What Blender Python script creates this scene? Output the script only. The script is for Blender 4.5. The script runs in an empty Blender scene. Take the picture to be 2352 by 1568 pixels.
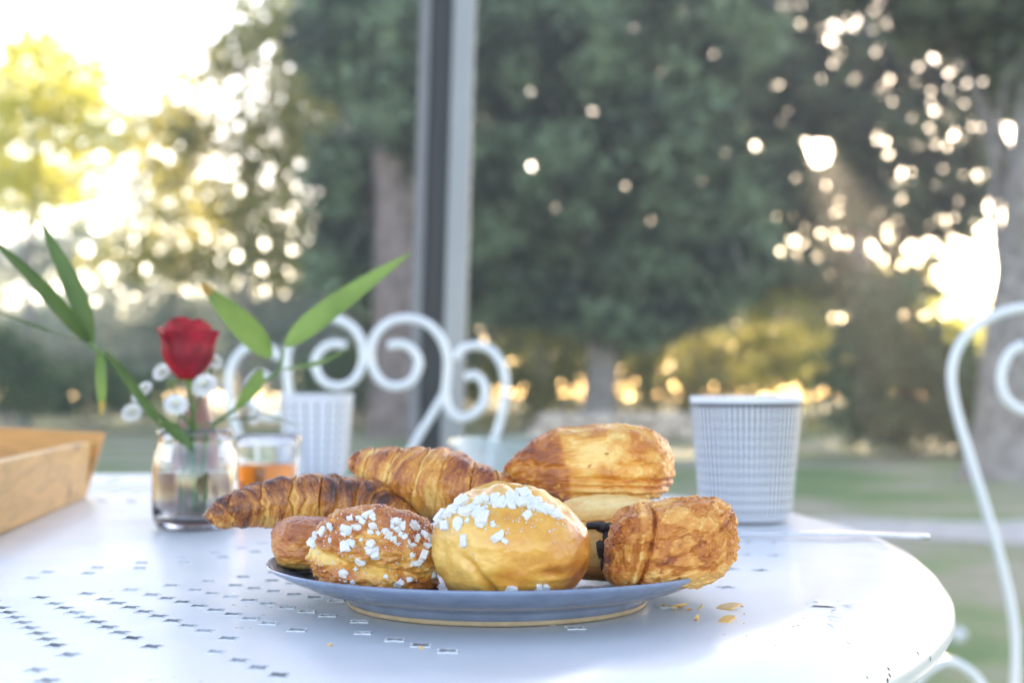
import bpy, bmesh, math, random
import numpy as np
from mathutils import Vector, Matrix
from mathutils.bvhtree import BVHTree
from mathutils.geometry import delaunay_2d_cdt

R = math.radians
scene = bpy.context.scene
col = scene.collection
random.seed(7)

# ------------------------------------------------------------------ camera
HAZE = 0.0032
FOC, HOR, CX = 3267.0, 892.0, 1176.0        # focal length, horizon and centre, in pixels of a 2352-wide frame
TABLE_Z = 0.740
EYE = TABLE_Z + 0.094
cam_d = bpy.data.cameras.new('camera'); cam = bpy.data.objects.new('camera', cam_d); col.objects.link(cam)
scene.camera = cam
cam.location = (0, 0, EYE); cam.rotation_euler = (R(90), 0, 0)
cam_d.sensor_width = 36; cam_d.lens = 50
cam_d.shift_y = (HOR - 784.0) / 2352.0
cam_d.clip_start = 0.02; cam_d.clip_end = 2000
cam_d.dof.use_dof = True; cam_d.dof.focus_distance = 0.585; cam_d.dof.aperture_fstop = 8.2

# ------------------------------------------------------------------ sky, sun, exposure
SUN_EL, SUN_AZ = 10.6, 11.6                  # the sun stands low behind the trees, right of the view axis
world = bpy.data.worlds.new('World'); scene.world = world; world.use_nodes = True
wn = world.node_tree.nodes; wl = world.node_tree.links
sky = wn.new('ShaderNodeTexSky'); sky.sky_type = 'NISHITA'; sky.sun_disc = False
sky.sun_elevation = R(SUN_EL); sky.sun_rotation = R(SUN_AZ)
sky.air_density = 0.7; sky.dust_density = 0.4; sky.ozone_density = 1.0
wl.new(sky.outputs[0], wn['Background'].inputs[0]); wn['Background'].inputs[1].default_value = 0.15
sd = bpy.data.lights.new('sun', 'SUN'); sun = bpy.data.objects.new('sun', sd); col.objects.link(sun)
sd.energy = 5.0; sd.angle = R(0.5); sd.color = (1.0, 0.86, 0.66)
sdir = Vector((math.sin(R(SUN_AZ)) * math.cos(R(SUN_EL)), math.cos(R(SUN_AZ)) * math.cos(R(SUN_EL)), math.sin(R(SUN_EL))))
sun.rotation_euler = sdir.to_track_quat('Z', 'Y').to_euler()
sun.location = (8, 40, 12)
scene.view_settings.view_transform = 'Standard'; scene.view_settings.look = 'None'
scene.view_settings.exposure = 2.68; scene.view_settings.gamma = 1.0
scene.view_settings.use_white_balance = True; scene.view_settings.white_balance_temperature = 7600; scene.view_settings.white_balance_tint = 17
scene.cycles.use_denoising = True
scene.cycles.max_bounces = 10; scene.cycles.transparent_max_bounces = 16
scene.cycles.sample_clamp_indirect = 8.0

# ------------------------------------------------------------------ helpers
def at(x, y, D):
    """world point seen at pixel (x, y) of the 2352-wide photograph, D metres in front of the camera"""
    return Vector(((x - CX) * D / FOC, D, EYE - (y - HOR) * D / FOC))

def tag(o, label=None, cat=None, group=None, kind=None):
    if label: o['label'] = label
    if cat: o['category'] = cat
    if group: o['group'] = group
    if kind: o['kind'] = kind
    return o

def thing(name, label, cat, loc, group=None):
    o = bpy.data.objects.new(name, None); o.empty_display_size = 0.02
    col.objects.link(o); o.location = loc
    return tag(o, label, cat, group)

def wpos(o):
    p = Vector(o.location)
    while o.parent: o = o.parent
    return p

def adopt(o, parent):
    if parent is not None:
        o.parent = parent
        m = Matrix.Translation(parent.location)
        if parent.parent is not None: m = Matrix.Translation(parent['_w']) if '_w' in parent else Matrix.Identity(4)
        o.matrix_parent_inverse = m.inverted()
    return o

def link(name, me, mat, parent=None, smooth=True):
    o = bpy.data.objects.new(name, me); col.objects.link(o)
    if mat is not None and not me.materials: me.materials.append(mat)
    if smooth: me.polygons.foreach_set('use_smooth', [True] * len(me.polygons))
    return adopt(o, parent)

def mesh_np(name, V, F, attrs=None):
    """V (n,3); F int array (m,k) or list of arrays/tuples"""
    me = bpy.data.meshes.new(name)
    V = np.asarray(V, dtype=np.float32)
    if isinstance(F, np.ndarray):
        m, k = F.shape
        me.vertices.add(len(V)); me.vertices.foreach_set('co', V.ravel())
        me.loops.add(m * k); me.loops.foreach_set('vertex_index', F.astype(np.int32).ravel())
        me.polygons.add(m); me.polygons.foreach_set('loop_start', np.arange(0, m * k, k, dtype=np.int32))
        me.update(calc_edges=True)
    else:
        me.from_pydata([tuple(map(float, v)) for v in V], [], [tuple(map(int, f)) for f in F]); me.update()
    for kk, a in (attrs or {}).items():
        at_ = me.attributes.new(kk, 'FLOAT', 'POINT'); at_.data.foreach_set('value', np.asarray(a, dtype=np.float32).ravel())
    return me

def grid_mesh(name, P, p0=None, p1=None, attrs=None):
    """P (rows, cols, 3), closed along cols; optional pole points close the ends"""
    nv, nu = P.shape[:2]
    V = P.reshape(-1, 3); F = []
    i = np.arange(nv - 1)[:, None]; j = np.arange(nu)[None, :]; jn = (j + 1) % nu
    q = np.stack([i * nu + j + 0 * jn, i * nu + jn + 0 * j, (i + 1) * nu + jn, (i + 1) * nu + j], -1).reshape(-1, 4)
    F = [tuple(f) for f in q.tolist()]
    A = {k: np.asarray(a).reshape(-1) for k, a in (attrs or {}).items()}
    n = len(V)
    if p0 is not None:
        V = np.vstack([V, p0]); F += [(n, (k + 1) % nu, k) for k in range(nu)]
        A = {k: np.append(a, a[:nu].mean()) for k, a in A.items()}; n += 1
    if p1 is not None:
        b = (nv - 1) * nu
        V = np.vstack([V, p1]); F += [(n, b + k, b + (k + 1) % nu) for k in range(nu)]
        A = {k: np.append(a, a[b:b + nu].mean()) for k, a in A.items()}
    return mesh_np(name, V, F, A)

def hash3(ix, iy, iz, seed):
    h = (ix.astype(np.int64) * 374761393 + iy.astype(np.int64) * 668265263 + iz.astype(np.int64) * 1274126177 + seed * 974634777) & 0xffffffff
    h = ((h ^ (h >> 13)) * 1274126177) & 0xffffffff
    h = (h ^ (h >> 16)) & 0xffff
    return h / 65535.0 * 2 - 1

def vnoise(P, seed=0):
    i = np.floor(P).astype(np.int64); f = P - i; f = f * f * (3 - 2 * f)
    r = 0
    for dx in (0, 1):
        wx = f[..., 0] if dx else 1 - f[..., 0]
        for dy in (0, 1):
            wy = f[..., 1] if dy else 1 - f[..., 1]
            for dz in (0, 1):
                wz = f[..., 2] if dz else 1 - f[..., 2]
                r = r + wx * wy * wz * hash3(i[..., 0] + dx, i[..., 1] + dy, i[..., 2] + dz, seed)
    return r

def fbm(P, freq=1.0, octv=4, seed=0, gain=.5):
    P = np.asarray(P, float) * freq; r = 0; a = 1.0; t = 0
    for o in range(octv):
        r = r + a * vnoise(P + 17.3 * o, seed + o); t += a; a *= gain; P = P * 2.03
    return r / t

def smooth01(x, a, b):
    t = np.clip((x - a) / (b - a), 0, 1); return t * t * (3 - 2 * t)

def spline(pts, n):
    """Catmull-Rom through points (any dimension)"""
    p = np.asarray(pts, float); p = np.vstack([2 * p[0] - p[1], p, 2 * p[-1] - p[-2]])
    segs = len(p) - 3; t = np.linspace(0, segs - 1e-9, n); k = t.astype(int); f = (t - k)[:, None]
    a, b, c, d = p[k], p[k + 1], p[k + 2], p[k + 3]
    return .5 * ((2 * b) + (-a + c) * f + (2 * a - 5 * b + 4 * c - d) * f ** 2 + (-a + 3 * b - 3 * c + d) * f ** 3)

def frames(C):
    T = np.gradient(C, axis=0); T /= np.linalg.norm(T, axis=1)[:, None] + 1e-12
    N = np.zeros_like(T); ref = np.array([0, 0, 1.0]) if abs(T[0, 2]) < .9 else np.array([0, 1.0, 0])
    n = ref - T[0] * ref.dot(T[0]); n /= np.linalg.norm(n)
    for k in range(len(T)):
        n = n - T[k] * n.dot(T[k]); n /= np.linalg.norm(n); N[k] = n
    return T, N, np.cross(T, N)

def tube(name, pts, rad, n=48, sides=10, flat=1.0, caps=True):
    C = spline(pts, n) if n else np.asarray(pts, float)
    n = len(C)
    r = np.interp(np.linspace(0, 1, n), np.linspace(0, 1, len(rad)), rad) if hasattr(rad, '__len__') else np.full(n, rad)
    T, N, B = frames(C)
    a = np.linspace(0, 2 * np.pi, sides, endpoint=False)
    P = C[:, None] + r[:, None, None] * (np.cos(a)[None, :, None] * N[:, None] * flat + np.sin(a)[None, :, None] * B[:, None])
    return grid_mesh(name, P, C[0] - T[0] * r[0] * .3 if caps else None, C[-1] + T[-1] * r[-1] * .3 if caps else None)

def lathe(name, prof, c, n=96, closed=False):
    """prof: list of (radius, z) from the inside bottom outwards; c: centre (x, y, z)"""
    pr = np.asarray(prof, float); a = np.linspace(0, 2 * np.pi, n, endpoint=False)
    P = np.stack([c[0] + pr[:, 0, None] * np.cos(a), c[1] + pr[:, 0, None] * np.sin(a), c[2] + pr[:, 1, None] + 0 * a], -1)
    p0 = np.array([c[0], c[1], c[2] + pr[0, 1]]) if not closed else None
    p1 = np.array([c[0], c[1], c[2] + pr[-1, 1]]) if not closed else None
    me = grid_mesh(name, P, p0, p1)
    bm = bmesh.new(); bm.from_mesh(me)
    if closed:
        m = len(pr); bm.verts.ensure_lookup_table()
        for j in range(n):
            jn = (j + 1) % n
            bm.faces.new([bm.verts[(m - 1) * n + j], bm.verts[(m - 1) * n + jn], bm.verts[jn], bm.verts[j]])
    bmesh.ops.recalc_face_normals(bm, faces=bm.faces); bm.to_mesh(me); bm.free()
    return me

def fix_normals(me):
    bm = bmesh.new(); bm.from_mesh(me); bmesh.ops.recalc_face_normals(bm, faces=bm.faces); bm.to_mesh(me); bm.free(); return me

def box_mesh(name, corners, bevel=0):
    """corners: 4 bottom then 4 top points"""
    me = mesh_np(name, corners, [(3, 2, 1, 0), (4, 5, 6, 7), (0, 1, 5, 4), (1, 2, 6, 5), (2, 3, 7, 6), (3, 0, 4, 7)])
    bm = bmesh.new(); bm.from_mesh(me); bmesh.ops.recalc_face_normals(bm, faces=bm.faces)
    if bevel: bmesh.ops.bevel(bm, geom=list(bm.edges), offset=bevel, segments=2, affect='EDGES', profile=.6)
    bm.to_mesh(me); bm.free(); return me

# ------------------------------------------------------------------ materials
def new_mat(name):
    m = bpy.data.materials.new(name); m.use_nodes = True
    nt = m.node_tree; b = nt.nodes['Principled BSDF']; return m, nt, b

def nd(nt, t, **kw):
    n = nt.nodes.new(t)
    for k, v in kw.items(): setattr(n, k, v)
    return n

def ramp(nt, stops, src=None):
    r = nd(nt, 'ShaderNodeValToRGB'); e = r.color_ramp.elements
    while len(e) < len(stops): e.new(.5)
    for k, (p, c) in enumerate(stops): e[k].position = p; e[k].color = tuple(c) + (1,)
    if src is not None: nt.links.new(src, r.inputs[0])
    return r

def noise(nt, scale, detail=4, rough=.5, vec=None, dist=0):
    n = nd(nt, 'ShaderNodeTexNoise'); n.inputs['Scale'].default_value = scale; n.inputs['Detail'].default_value = detail
    n.inputs['Roughness'].default_value = rough; n.inputs['Distortion'].default_value = dist
    if vec is not None: nt.links.new(vec, n.inputs['Vector'])
    return n

def bump(nt, b, h, strength, dist):
    u = nd(nt, 'ShaderNodeBump'); u.inputs['Strength'].default_value = strength; u.inputs['Distance'].default_value = dist
    nt.links.new(h, u.inputs['Height']); nt.links.new(u.outputs[0], b.inputs['Normal']); return u

def geo_pos(nt): return nd(nt, 'ShaderNodeNewGeometry').outputs['Position']

def simple(name, c, rough=.5, metal=0, var=.12, scale=20, bumps=0, bdist=.001, coat=0, coat_r=.1, spec=.5, trans=0, ior=1.45, sub=0):
    m, nt, b = new_mat(name)
    n = noise(nt, scale, 5, .55, geo_pos(nt))
    r = ramp(nt, [(.3, [max(0, x * (1 - var)) for x in c]), (.7, [min(1, x * (1 + var)) for x in c])], n.outputs[0])
    nt.links.new(r.outputs[0], b.inputs['Base Color'])
    b.inputs['Roughness'].default_value = rough; b.inputs['Metallic'].default_value = metal
    b.inputs['Coat Weight'].default_value = coat; b.inputs['Coat Roughness'].default_value = coat_r
    b.inputs['Specular IOR Level'].default_value = spec
    b.inputs['Transmission Weight'].default_value = trans; b.inputs['IOR'].default_value = ior
    if sub:
        b.inputs['Subsurface Weight'].default_value = sub; b.inputs['Subsurface Radius'].default_value = (.004, .002, .001); b.inputs['Subsurface Scale'].default_value = 1
    if bumps: bump(nt, b, noise(nt, scale * 6, 4, .6, geo_pos(nt)).outputs[0], bumps, bdist)
    return m

def leaf_mat(name, c1, c2, trans=.45, tcol=None, scale=3.0, rough=.5, spec=.5):
    m, nt, b = new_mat(name)
    n = noise(nt, scale, 3, .6, geo_pos(nt))
    r = ramp(nt, [(.41, c1), (.59, c2)], n.outputs[0])
    nt.links.new(r.outputs[0], b.inputs['Base Color']); b.inputs['Roughness'].default_value = rough
    b.inputs['Specular IOR Level'].default_value = spec
    t = nd(nt, 'ShaderNodeBsdfTranslucent'); mx = nd(nt, 'ShaderNodeMixShader'); mx.inputs[0].default_value = trans
    if tcol is None: nt.links.new(r.outputs[0], t.inputs[0])
    else: t.inputs[0].default_value = tuple(tcol) + (1,)
    nt.links.new(b.outputs[0], mx.inputs[1]); nt.links.new(t.outputs[0], mx.inputs[2])
    nt.links.new(mx.outputs[0], nt.nodes['Material Output'].inputs[0])
    return m

def pastry_mat(name, stops, rough=.45, coat=.35, coat_r=.22, bstr=.5, bscale=900, nmix=.35, nscale=140, stretch=(1, 1, 1), sub=.12):
    m, nt, b = new_mat(name)
    a = nd(nt, 'ShaderNodeAttribute', attribute_name='bake')
    pos = geo_pos(nt)
    mp = nd(nt, 'ShaderNodeMapping'); mp.inputs['Scale'].default_value = stretch; nt.links.new(pos, mp.inputs[0])
    n1 = noise(nt, nscale, 6, .62, mp.outputs[0], .6)
    n2 = noise(nt, nscale * 5, 4, .6, mp.outputs[0])
    ad = nd(nt, 'ShaderNodeMath', operation='MULTIPLY_ADD'); nt.links.new(n1.outputs[0], ad.inputs[0]); ad.inputs[1].default_value = nmix; nt.links.new(a.outputs['Fac'], ad.inputs[2])
    ad2 = nd(nt, 'ShaderNodeMath', operation='MULTIPLY_ADD'); nt.links.new(n2.outputs[0], ad2.inputs[0]); ad2.inputs[1].default_value = nmix * .45; nt.links.new(ad.outputs[0], ad2.inputs[2])
    sb = nd(nt, 'ShaderNodeMath', operation='SUBTRACT'); nt.links.new(ad2.outputs[0], sb.inputs[0]); sb.inputs[1].default_value = nmix * .72
    r = ramp(nt, stops, sb.outputs[0]); nt.links.new(r.outputs[0], b.inputs['Base Color'])
    b.inputs['Roughness'].default_value = rough; b.inputs['Coat Weight'].default_value = coat; b.inputs['Coat Roughness'].default_value = coat_r
    b.inputs['Subsurface Weight'].default_value = sub; b.inputs['Subsurface Radius'].default_value = (1.0, .5, .25); b.inputs['Subsurface Scale'].default_value = .002
    n3 = noise(nt, bscale, 5, .65, mp.outputs[0])
    bump(nt, b, n3.outputs[0], bstr, .0006)
    return m

M = {}
# white enamelled steel: glossy, a little streaky, with a few rust chips
def enamel(name, c=(.80, .82, .84), chips=True, rough=.22):
    m, nt, b = new_mat(name); pos = geo_pos(nt)
    n = noise(nt, 9, 5, .6, pos)
    r = ramp(nt, [(.3, [x * .95 for x in c]), (.75, c)], n.outputs[0])
    out = r.outputs[0]
    if chips:
        v = noise(nt, 260, 2, .5, pos); v2 = noise(nt, 14, 2, .5, pos)
        mu = nd(nt, 'ShaderNodeMath', operation='MULTIPLY'); nt.links.new(v.outputs[0], mu.inputs[0]); nt.links.new(v2.outputs[0], mu.inputs[1])
        cr = ramp(nt, [(.505, (0, 0, 0)), (.515, (1, 1, 1))], mu.outputs[0])
        mx = nd(nt, 'ShaderNodeMixRGB'); nt.links.new(cr.outputs[0], mx.inputs[0]); nt.links.new(out, mx.inputs[1]); mx.inputs[2].default_value = (.13, .06, .03, 1)
        out = mx.outputs[0]
    nt.links.new(out, b.inputs['Base Color'])
    b.inputs['Coat Weight'].default_value = .15; b.inputs['Coat Roughness'].default_value = .18
    rr = nd(nt, 'ShaderNodeMapRange'); nt.links.new(noise(nt, 22, 4, .6, pos).outputs[0], rr.inputs[0]); rr.inputs[1].default_value = .3; rr.inputs[2].default_value = .7; rr.inputs[3].default_value = rough * .8; rr.inputs[4].default_value = rough * 1.3
    nt.links.new(rr.outputs[0], b.inputs['Roughness'])
    mp = nd(nt, 'ShaderNodeMapping'); mp.inputs['Scale'].default_value = (1, 5, 1); nt.links.new(pos, mp.inputs[0])
    bump(nt, b, noise(nt, 120, 4, .6, mp.outputs[0]).outputs[0], .12, .0008)
    return m
M['enamel'] = enamel('white_enamel', (.645, .65, .655), rough=.36)
M['chair'] = enamel('chair_enamel', (.66, .67, .69), chips=False, rough=.35)
M['shade_grime'] = simple('shade_and_grime_in_holes', (.40, .39, .41), .6, var=.7, scale=28)  # hole walls coloured grey for the shade inside them, plus some dirt
M['bark'] = simple('bark', (.27, .235, .22), .9, var=.45, scale=9, bumps=.8, bdist=.02)
M['bark_red'] = simple('bark_red', (.20, .15, .14), .9, var=.5, scale=6, bumps=.8, bdist=.02)
M['cedar'] = leaf_mat('cedar_needles', (.026, .044, .026), (.24, .34, .20), .3, scale=1.1)
M['conifer'] = leaf_mat('dark_needles', (.026, .036, .022), (.17, .21, .12), .35, scale=1.3)
M['yellow'] = leaf_mat('sunlit_yellow_leaves', (.56, .56, .09), (.76, .74, .20), .75)
M['lime'] = leaf_mat('lime_leaves', (.16, .19, .05), (.46, .42, .10), .6)
M['pale'] = leaf_mat('pale_backlit_leaves', (.26, .28, .08), (.60, .54, .16), .7)
M['green'] = leaf_mat('hedge_leaves', (.03, .07, .022), (.11, .19, .06), .4)
M['dark'] = leaf_mat('dark_shrub_leaves', (.024, .062, .028), (.075, .15, .07), .3)
M['blue'] = leaf_mat('greygreen_leaves', (.26, .32, .29), (.44, .50, .45), .4)

# lawn: short grass with worn, dry patches
def lawn():
    m, nt, b = new_mat('lawn'); pos = geo_pos(nt)
    n = noise(nt, .55, 6, .6, pos); n2 = noise(nt, 30, 4, .6, pos)
    r = ramp(nt, [(.40, (.16, .25, .09)), (.47, (.25, .31, .14)), (.53, (.36, .33, .22)), (.61, (.46, .40, .29))], n.outputs[0])
    mx = nd(nt, 'ShaderNodeMixRGB', blend_type='MULTIPLY'); mx.inputs[0].default_value = .6
    nt.links.new(r.outputs[0], mx.inputs[1]); nt.links.new(ramp(nt, [(.3, (.55, .55, .55)), (.7, (1.15, 1.15, 1.15))], n2.outputs[0]).outputs[0], mx.inputs[2])
    nt.links.new(mx.outputs[0], b.inputs['Base Color']); b.inputs['Roughness'].default_value = .95; b.inputs['Specular IOR Level'].default_value = .2
    bump(nt, b, n2.outputs[0], .8, .03); return m
M['lawn'] = lawn()
M['gravel'] = simple('gravel', (.54, .50, .46), .95, var=.4, scale=14, bumps=.7, bdist=.02)
M['stone'] = simple('pale_stone', (.62, .50, .41), .9, var=.25, scale=6, bumps=.5, bdist=.01)

# ------------------------------------------------------------------ the setting: ground, path
def sheet(name, pts, mat, label=None):
    me = mesh_np(name, pts, [tuple(range(len(pts)))]); o = link(name, me, mat, None, False); o['kind'] = 'structure'
    if label: o['label'] = label
    return o
sheet('lawn', [(-120, -30, 0), (120, -30, 0), (120, 130, 0), (-120, 130, 0)], M['lawn'], 'patchy green and dry brown lawn')
# gravel path crossing behind the table with an uneven edge
e0 = [(x, 7.7 + .22 * math.sin(x * 1.3) + .12 * math.sin(x * 3.1 + 1), .006) for x in np.linspace(-3.0, 14, 60)]
e1 = [(x, 9.2 + .25 * math.sin(x * 1.1 + 2) + .1 * math.sin(x * 3.7), .006) for x in np.linspace(14, -3.0, 60)]
sheet('gravel_path', e0 + e1, M['gravel'], 'pale grey gravel path crossing the lawn')

# ------------------------------------------------------------------ trees
rng = np.random.default_rng(11)

def leaf_mesh(name, clumps, per, size, spread, flat=.5, seed=0, gaps=None):
    """clumps (n,3): centres of twigs; each carries `per` small diamond leaves within `spread`"""
    g = np.random.default_rng(seed); n = len(clumps) * per
    off = g.normal(size=(n, 3)); off /= np.linalg.norm(off, axis=1)[:, None]
    off *= (g.random((n, 1)) ** .5) * spread; off[:, 2] *= flat
    C = np.repeat(clumps, per, axis=0) + off
    if gaps is not None:                                  # openings through the crown towards the table: (x, z, radius, distance) in metres
        q = np.ones(n, bool)
        sc_ = gaps[0][3] / C[:, 1]
        for gx, gz, gr, _ in gaps: q &= np.hypot(C[:, 0] * sc_ - gx, (C[:, 2] - EYE) * sc_ + EYE - gz) > gr * .46 + .02
        C = C[q]; n = len(C)
    a = g.normal(size=(n, 3)); a[:, 2] = a[:, 2] * .6 - .35; a /= np.linalg.norm(a, axis=1)[:, None]
    b = np.cross(a, g.normal(size=(n, 3))); b /= np.linalg.norm(b, axis=1)[:, None] + 1e-9
    s = size * (.55 + .9 * g.random((n, 1))); a = a * s; b = b * s * .42
    V = np.stack([C - a, C - b + a * .1, C + a, C + b + a * .1], 1).reshape(-1, 3)
    return mesh_np(name, V, np.arange(4 * n).reshape(n, 4))

def blob_points(blobs, g):
    """blobs: (centre, (rx, ry, rz), count) - twig centres in lumpy shells"""
    out = []
    for c, rad, n in blobs:
        d = g.normal(size=(n, 3)); d /= np.linalg.norm(d, axis=1)[:, None]
        r = .35 + .65 * g.random((n, 1)) ** .6
        r *= 1 + .28 * fbm(d * 1.0, 2.2, 3, int(abs(c[0] * 13 + c[2] * 7)))[:, None]
        out.append(np.asarray(c) + d * r * np.asarray(rad))
    return np.vstack(out)

def tree(name, label, base, trunk_pts, trunk_r, blobs, mat, bark, per=9, size=.09, spread=.4, flat=.5, seed=0, limbs=0, group='trees behind the table', hole=None, mult=1.0, extra=None, gaps=None):
    t = thing(name, label, 'tree', base, group)
    g = np.random.default_rng(seed + 100)
    if trunk_pts is not None:
        me = tube('trunk', trunk_pts, trunk_r, 40, 16)
        n = len(me.vertices); co = np.empty(n * 3, np.float32); me.vertices.foreach_get('co', co); co = co.reshape(-1, 3)
        co += (fbm(co, 2.2, 4, seed)[:, None] * .05 * np.array([1, 1, 0])).astype(np.float32); me.vertices.foreach_set('co', co.ravel())
        link('trunk', me, bark, t)
        C = spline(trunk_pts, 40)
        for k in range(limbs):
            s = C[int(len(C) * (.35 + .6 * k / max(1, limbs)))]
            c, rad, _ = blobs[k % len(blobs)]
            e = np.asarray(c) + g.normal(size=3) * np.asarray(rad) * .35
            mid = (s + e) / 2 + np.array([0, 0, .25]) + g.normal(size=3) * .15
            r0 = np.mean(trunk_r) * (.20 + .15 * g.random())
            link('branch', tube('branch', [s, mid, e], [r0, r0 * .6, r0 * .2], 14, 8), bark, t)
    P = blob_points([(c, r_, int(n_ * mult)) for c, r_, n_ in blobs], g)
    if hole is not None:
        for (hx, hy, hr, hp) in hole:
            px = CX + P[:, 0] / P[:, 1] * FOC; py = HOR - (P[:, 2] - EYE) / P[:, 1] * FOC
            P = P[(np.hypot(px - hx, py - hy) > hr) | (g.random(len(P)) > hp)]
    if extra: P = np.vstack([P, blob_points(extra, g)])
    link('crown', leaf_mesh('crown', P, per, size, spread, flat, seed, gaps), mat, t, False)
    return t

def A(x, y, D): return tuple(at(x, y, D))
def gp(x, D, z=0): return (float((x - CX) * D / FOC), D, z)
def bl(x, y, D, rx, ry, n, depth=None):
    """leafy lobe: centre pixel, distance, radii in pixels of the photograph at that distance"""
    k = D / FOC; return (A(x, y, D), (rx * k, depth if depth else rx * k, ry * k), n)

def openings(L, D, k0): return [((k0 + x * .5 - CX) * D / FOC, EYE - (y * .5 - HOR) * D / FOC, r * D / FOC, D) for x, y, r in L]
GAPS_R = openings([(1230, 20, 16), (1330, 120, 13), (1485, 130, 13), (1470, 200, 15), (1645, 135, 13), (1760, 80, 13), (2050, 70, 18), (2210, 40, 20), (1790, 265, 14), (1730, 360, 16), (1870, 310, 20), (1940, 270, 26), (2010, 335, 22), (2100, 370, 22), (2150, 385, 26), (2300, 300, 22), (2310, 370, 18), (1600, 560, 20), (1635, 510, 16), (1408, 705, 66), (1440, 670, 30), (1380, 735, 26), (1345, 650, 24), (1345, 640, 13), (1150, 725, 12), (1300, 820, 12), (1440, 850, 12), (1715, 650, 14), (1830, 660, 15), (1940, 510, 18), (2035, 600, 14), (2230, 705, 13), (1750, 470, 12), (1840, 540, 12), (1790, 790, 13), (1990, 770, 13), (2070, 810, 14), (2140, 815, 14), (1800, 860, 13), (1950, 845, 13), (1790, 910, 13), (2050, 920, 14), (1300, 1110, 14), (1300, 1150, 16), (1380, 1100, 13), (1350, 1040, 12), (1510, 1110, 14), (1570, 1160, 20), (1640, 1120, 13), (1720, 1090, 14), (1790, 1050, 14), (1700, 1200, 18), (1840, 1200, 18), (1950, 1250, 20), (2050, 1230, 20), (2100, 1380, 18), (2200, 950, 30), (2200, 1050, 32), (2190, 1160, 32), (2180, 1260, 28), (1990, 1310, 20)], 31, 1176.0)
gg_ = np.random.default_rng(41)
GAPS_R += openings([(x, y, r) for x, y, r in zip(gg_.uniform(900, 2230, 210), np.concatenate([gg_.uniform(140, 900, 100), gg_.normal(1130, 130, 110)]), gg_.uniform(8, 15, 210)) if not (1290 < x < 1460 and 500 < y < 660)], 31, 1176.0)
GAPS_C = openings([(805, 50, 22), (95, 765, 24), (370, 510, 18), (690, 330, 16), (520, 860, 16), (890, 1030, 20), (1045, 1020, 24), (980, 700, 14), (300, 180, 14), (560, 130, 14), (760, 560, 14), (930, 250, 16), (200, 950, 16), (640, 1010, 14), (85, 420, 16), (870, 830, 15)], 31, 1176.0)
GAPS_L = openings([(970, 160, 22), (1225, 230, 24), (1105, 85, 16), (1220, 85, 14), (1020, 250, 16), (1160, 330, 18), (1340, 310, 18), (1085, 390, 14), (1210, 430, 14), (700, 500, 16), (540, 580, 24), (1040, 510, 14), (1290, 590, 14), (465, 720, 22), (785, 720, 18), (695, 690, 14), (575, 740, 14), (1085, 740, 14), (1380, 750, 18), (890, 830, 16), (1045, 810, 14), (1220, 820, 18), (1355, 860, 18), (1105, 885, 15), (550, 900, 22), (640, 940, 24), (680, 860, 14), (1325, 1000, 16), (850, 1125, 17), (940, 1090, 14), (620, 1100, 18), (1010, 1200, 16), (1090, 1180, 20), (1215, 1120, 22), (1350, 1140, 26), (1200, 1235, 16), (1385, 1260, 20), (665, 1230, 24), (500, 1250, 28), (400, 1150, 28), (450, 1050, 26), (820, 420, 40), (700, 330, 40), (900, 300, 36)], 33.5, 0.0)
# great cedar whose trunk stands in the middle of the view
tree('cedar_tree', 'great grey-green cedar with its pale trunk right of the post', gp(1378, 27),
     [gp(1372, 27, -.1), A(1380, 900, 27), A(1388, 700, 27), A(1400, 450, 27.2), A(1410, 150, 27.4), A(1415, -160, 27.5)], [.42, .29, .26, .24, .2, .12],
     [bl(1260, 120, 26.5, 250, 190, 900, 2.2), bl(1540, 80, 27, 260, 190, 950, 2.2), bl(1230, 420, 26, 190, 150, 420, 1.8), bl(1480, 330, 26.5, 240, 190, 620, 2), bl(1590, 480, 27, 180, 190, 560, 1.8),
      bl(1260, 590, 27.5, 190, 120, 300, 1.8), bl(1520, 620, 27, 220, 110, 420, 1.8), bl(1400, -160, 27, 420, 160, 900, 2.5), bl(1160, 680, 26.5, 110, 70, 110, 1.4), bl(1310, 720, 26, 80, 60, 55, 1.0), bl(1470, 740, 26.5, 110, 60, 80, 1.2), bl(1600, 690, 27, 120, 70, 120, 1.4), bl(1690, 600, 27, 90, 90, 100, 1.3), bl(1120, 560, 26, 90, 120, 120, 1.3)],
     M['cedar'], M['bark'], per=11, size=.10, spread=.42, flat=.45, seed=1, limbs=14, mult=1.6, gaps=GAPS_C)
# tall reddish pine left of the post
tree('pine_tree', 'tall reddish-barked pine just left of the metal post', gp(905, 24),
     [gp(897, 24, -.1), A(905, 860, 24), A(912, 600, 24), A(905, 300, 24.2), A(898, 0, 24.4), A(890, -200, 24.5)], [.46, .40, .38, .35, .31, .26],
     [bl(800, 100, 25, 120, 140, 300, 1.4), bl(930, 240, 23.4, 110, 120, 110, 1.2), bl(800, 420, 25.5, 90, 130, 200, 1.2), bl(960, 60, 23.6, 110, 110, 160, 1.4), bl(830, 610, 25.5, 120, 90, 200, 1.4), bl(880, -140, 25, 240, 110, 500, 2), bl(1010, 420, 24.8, 90, 200, 260, 1.3)],
     M['cedar'], M['bark_red'], per=10, size=.10, spread=.42, flat=.45, seed=2, limbs=9, mult=1.9)
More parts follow.
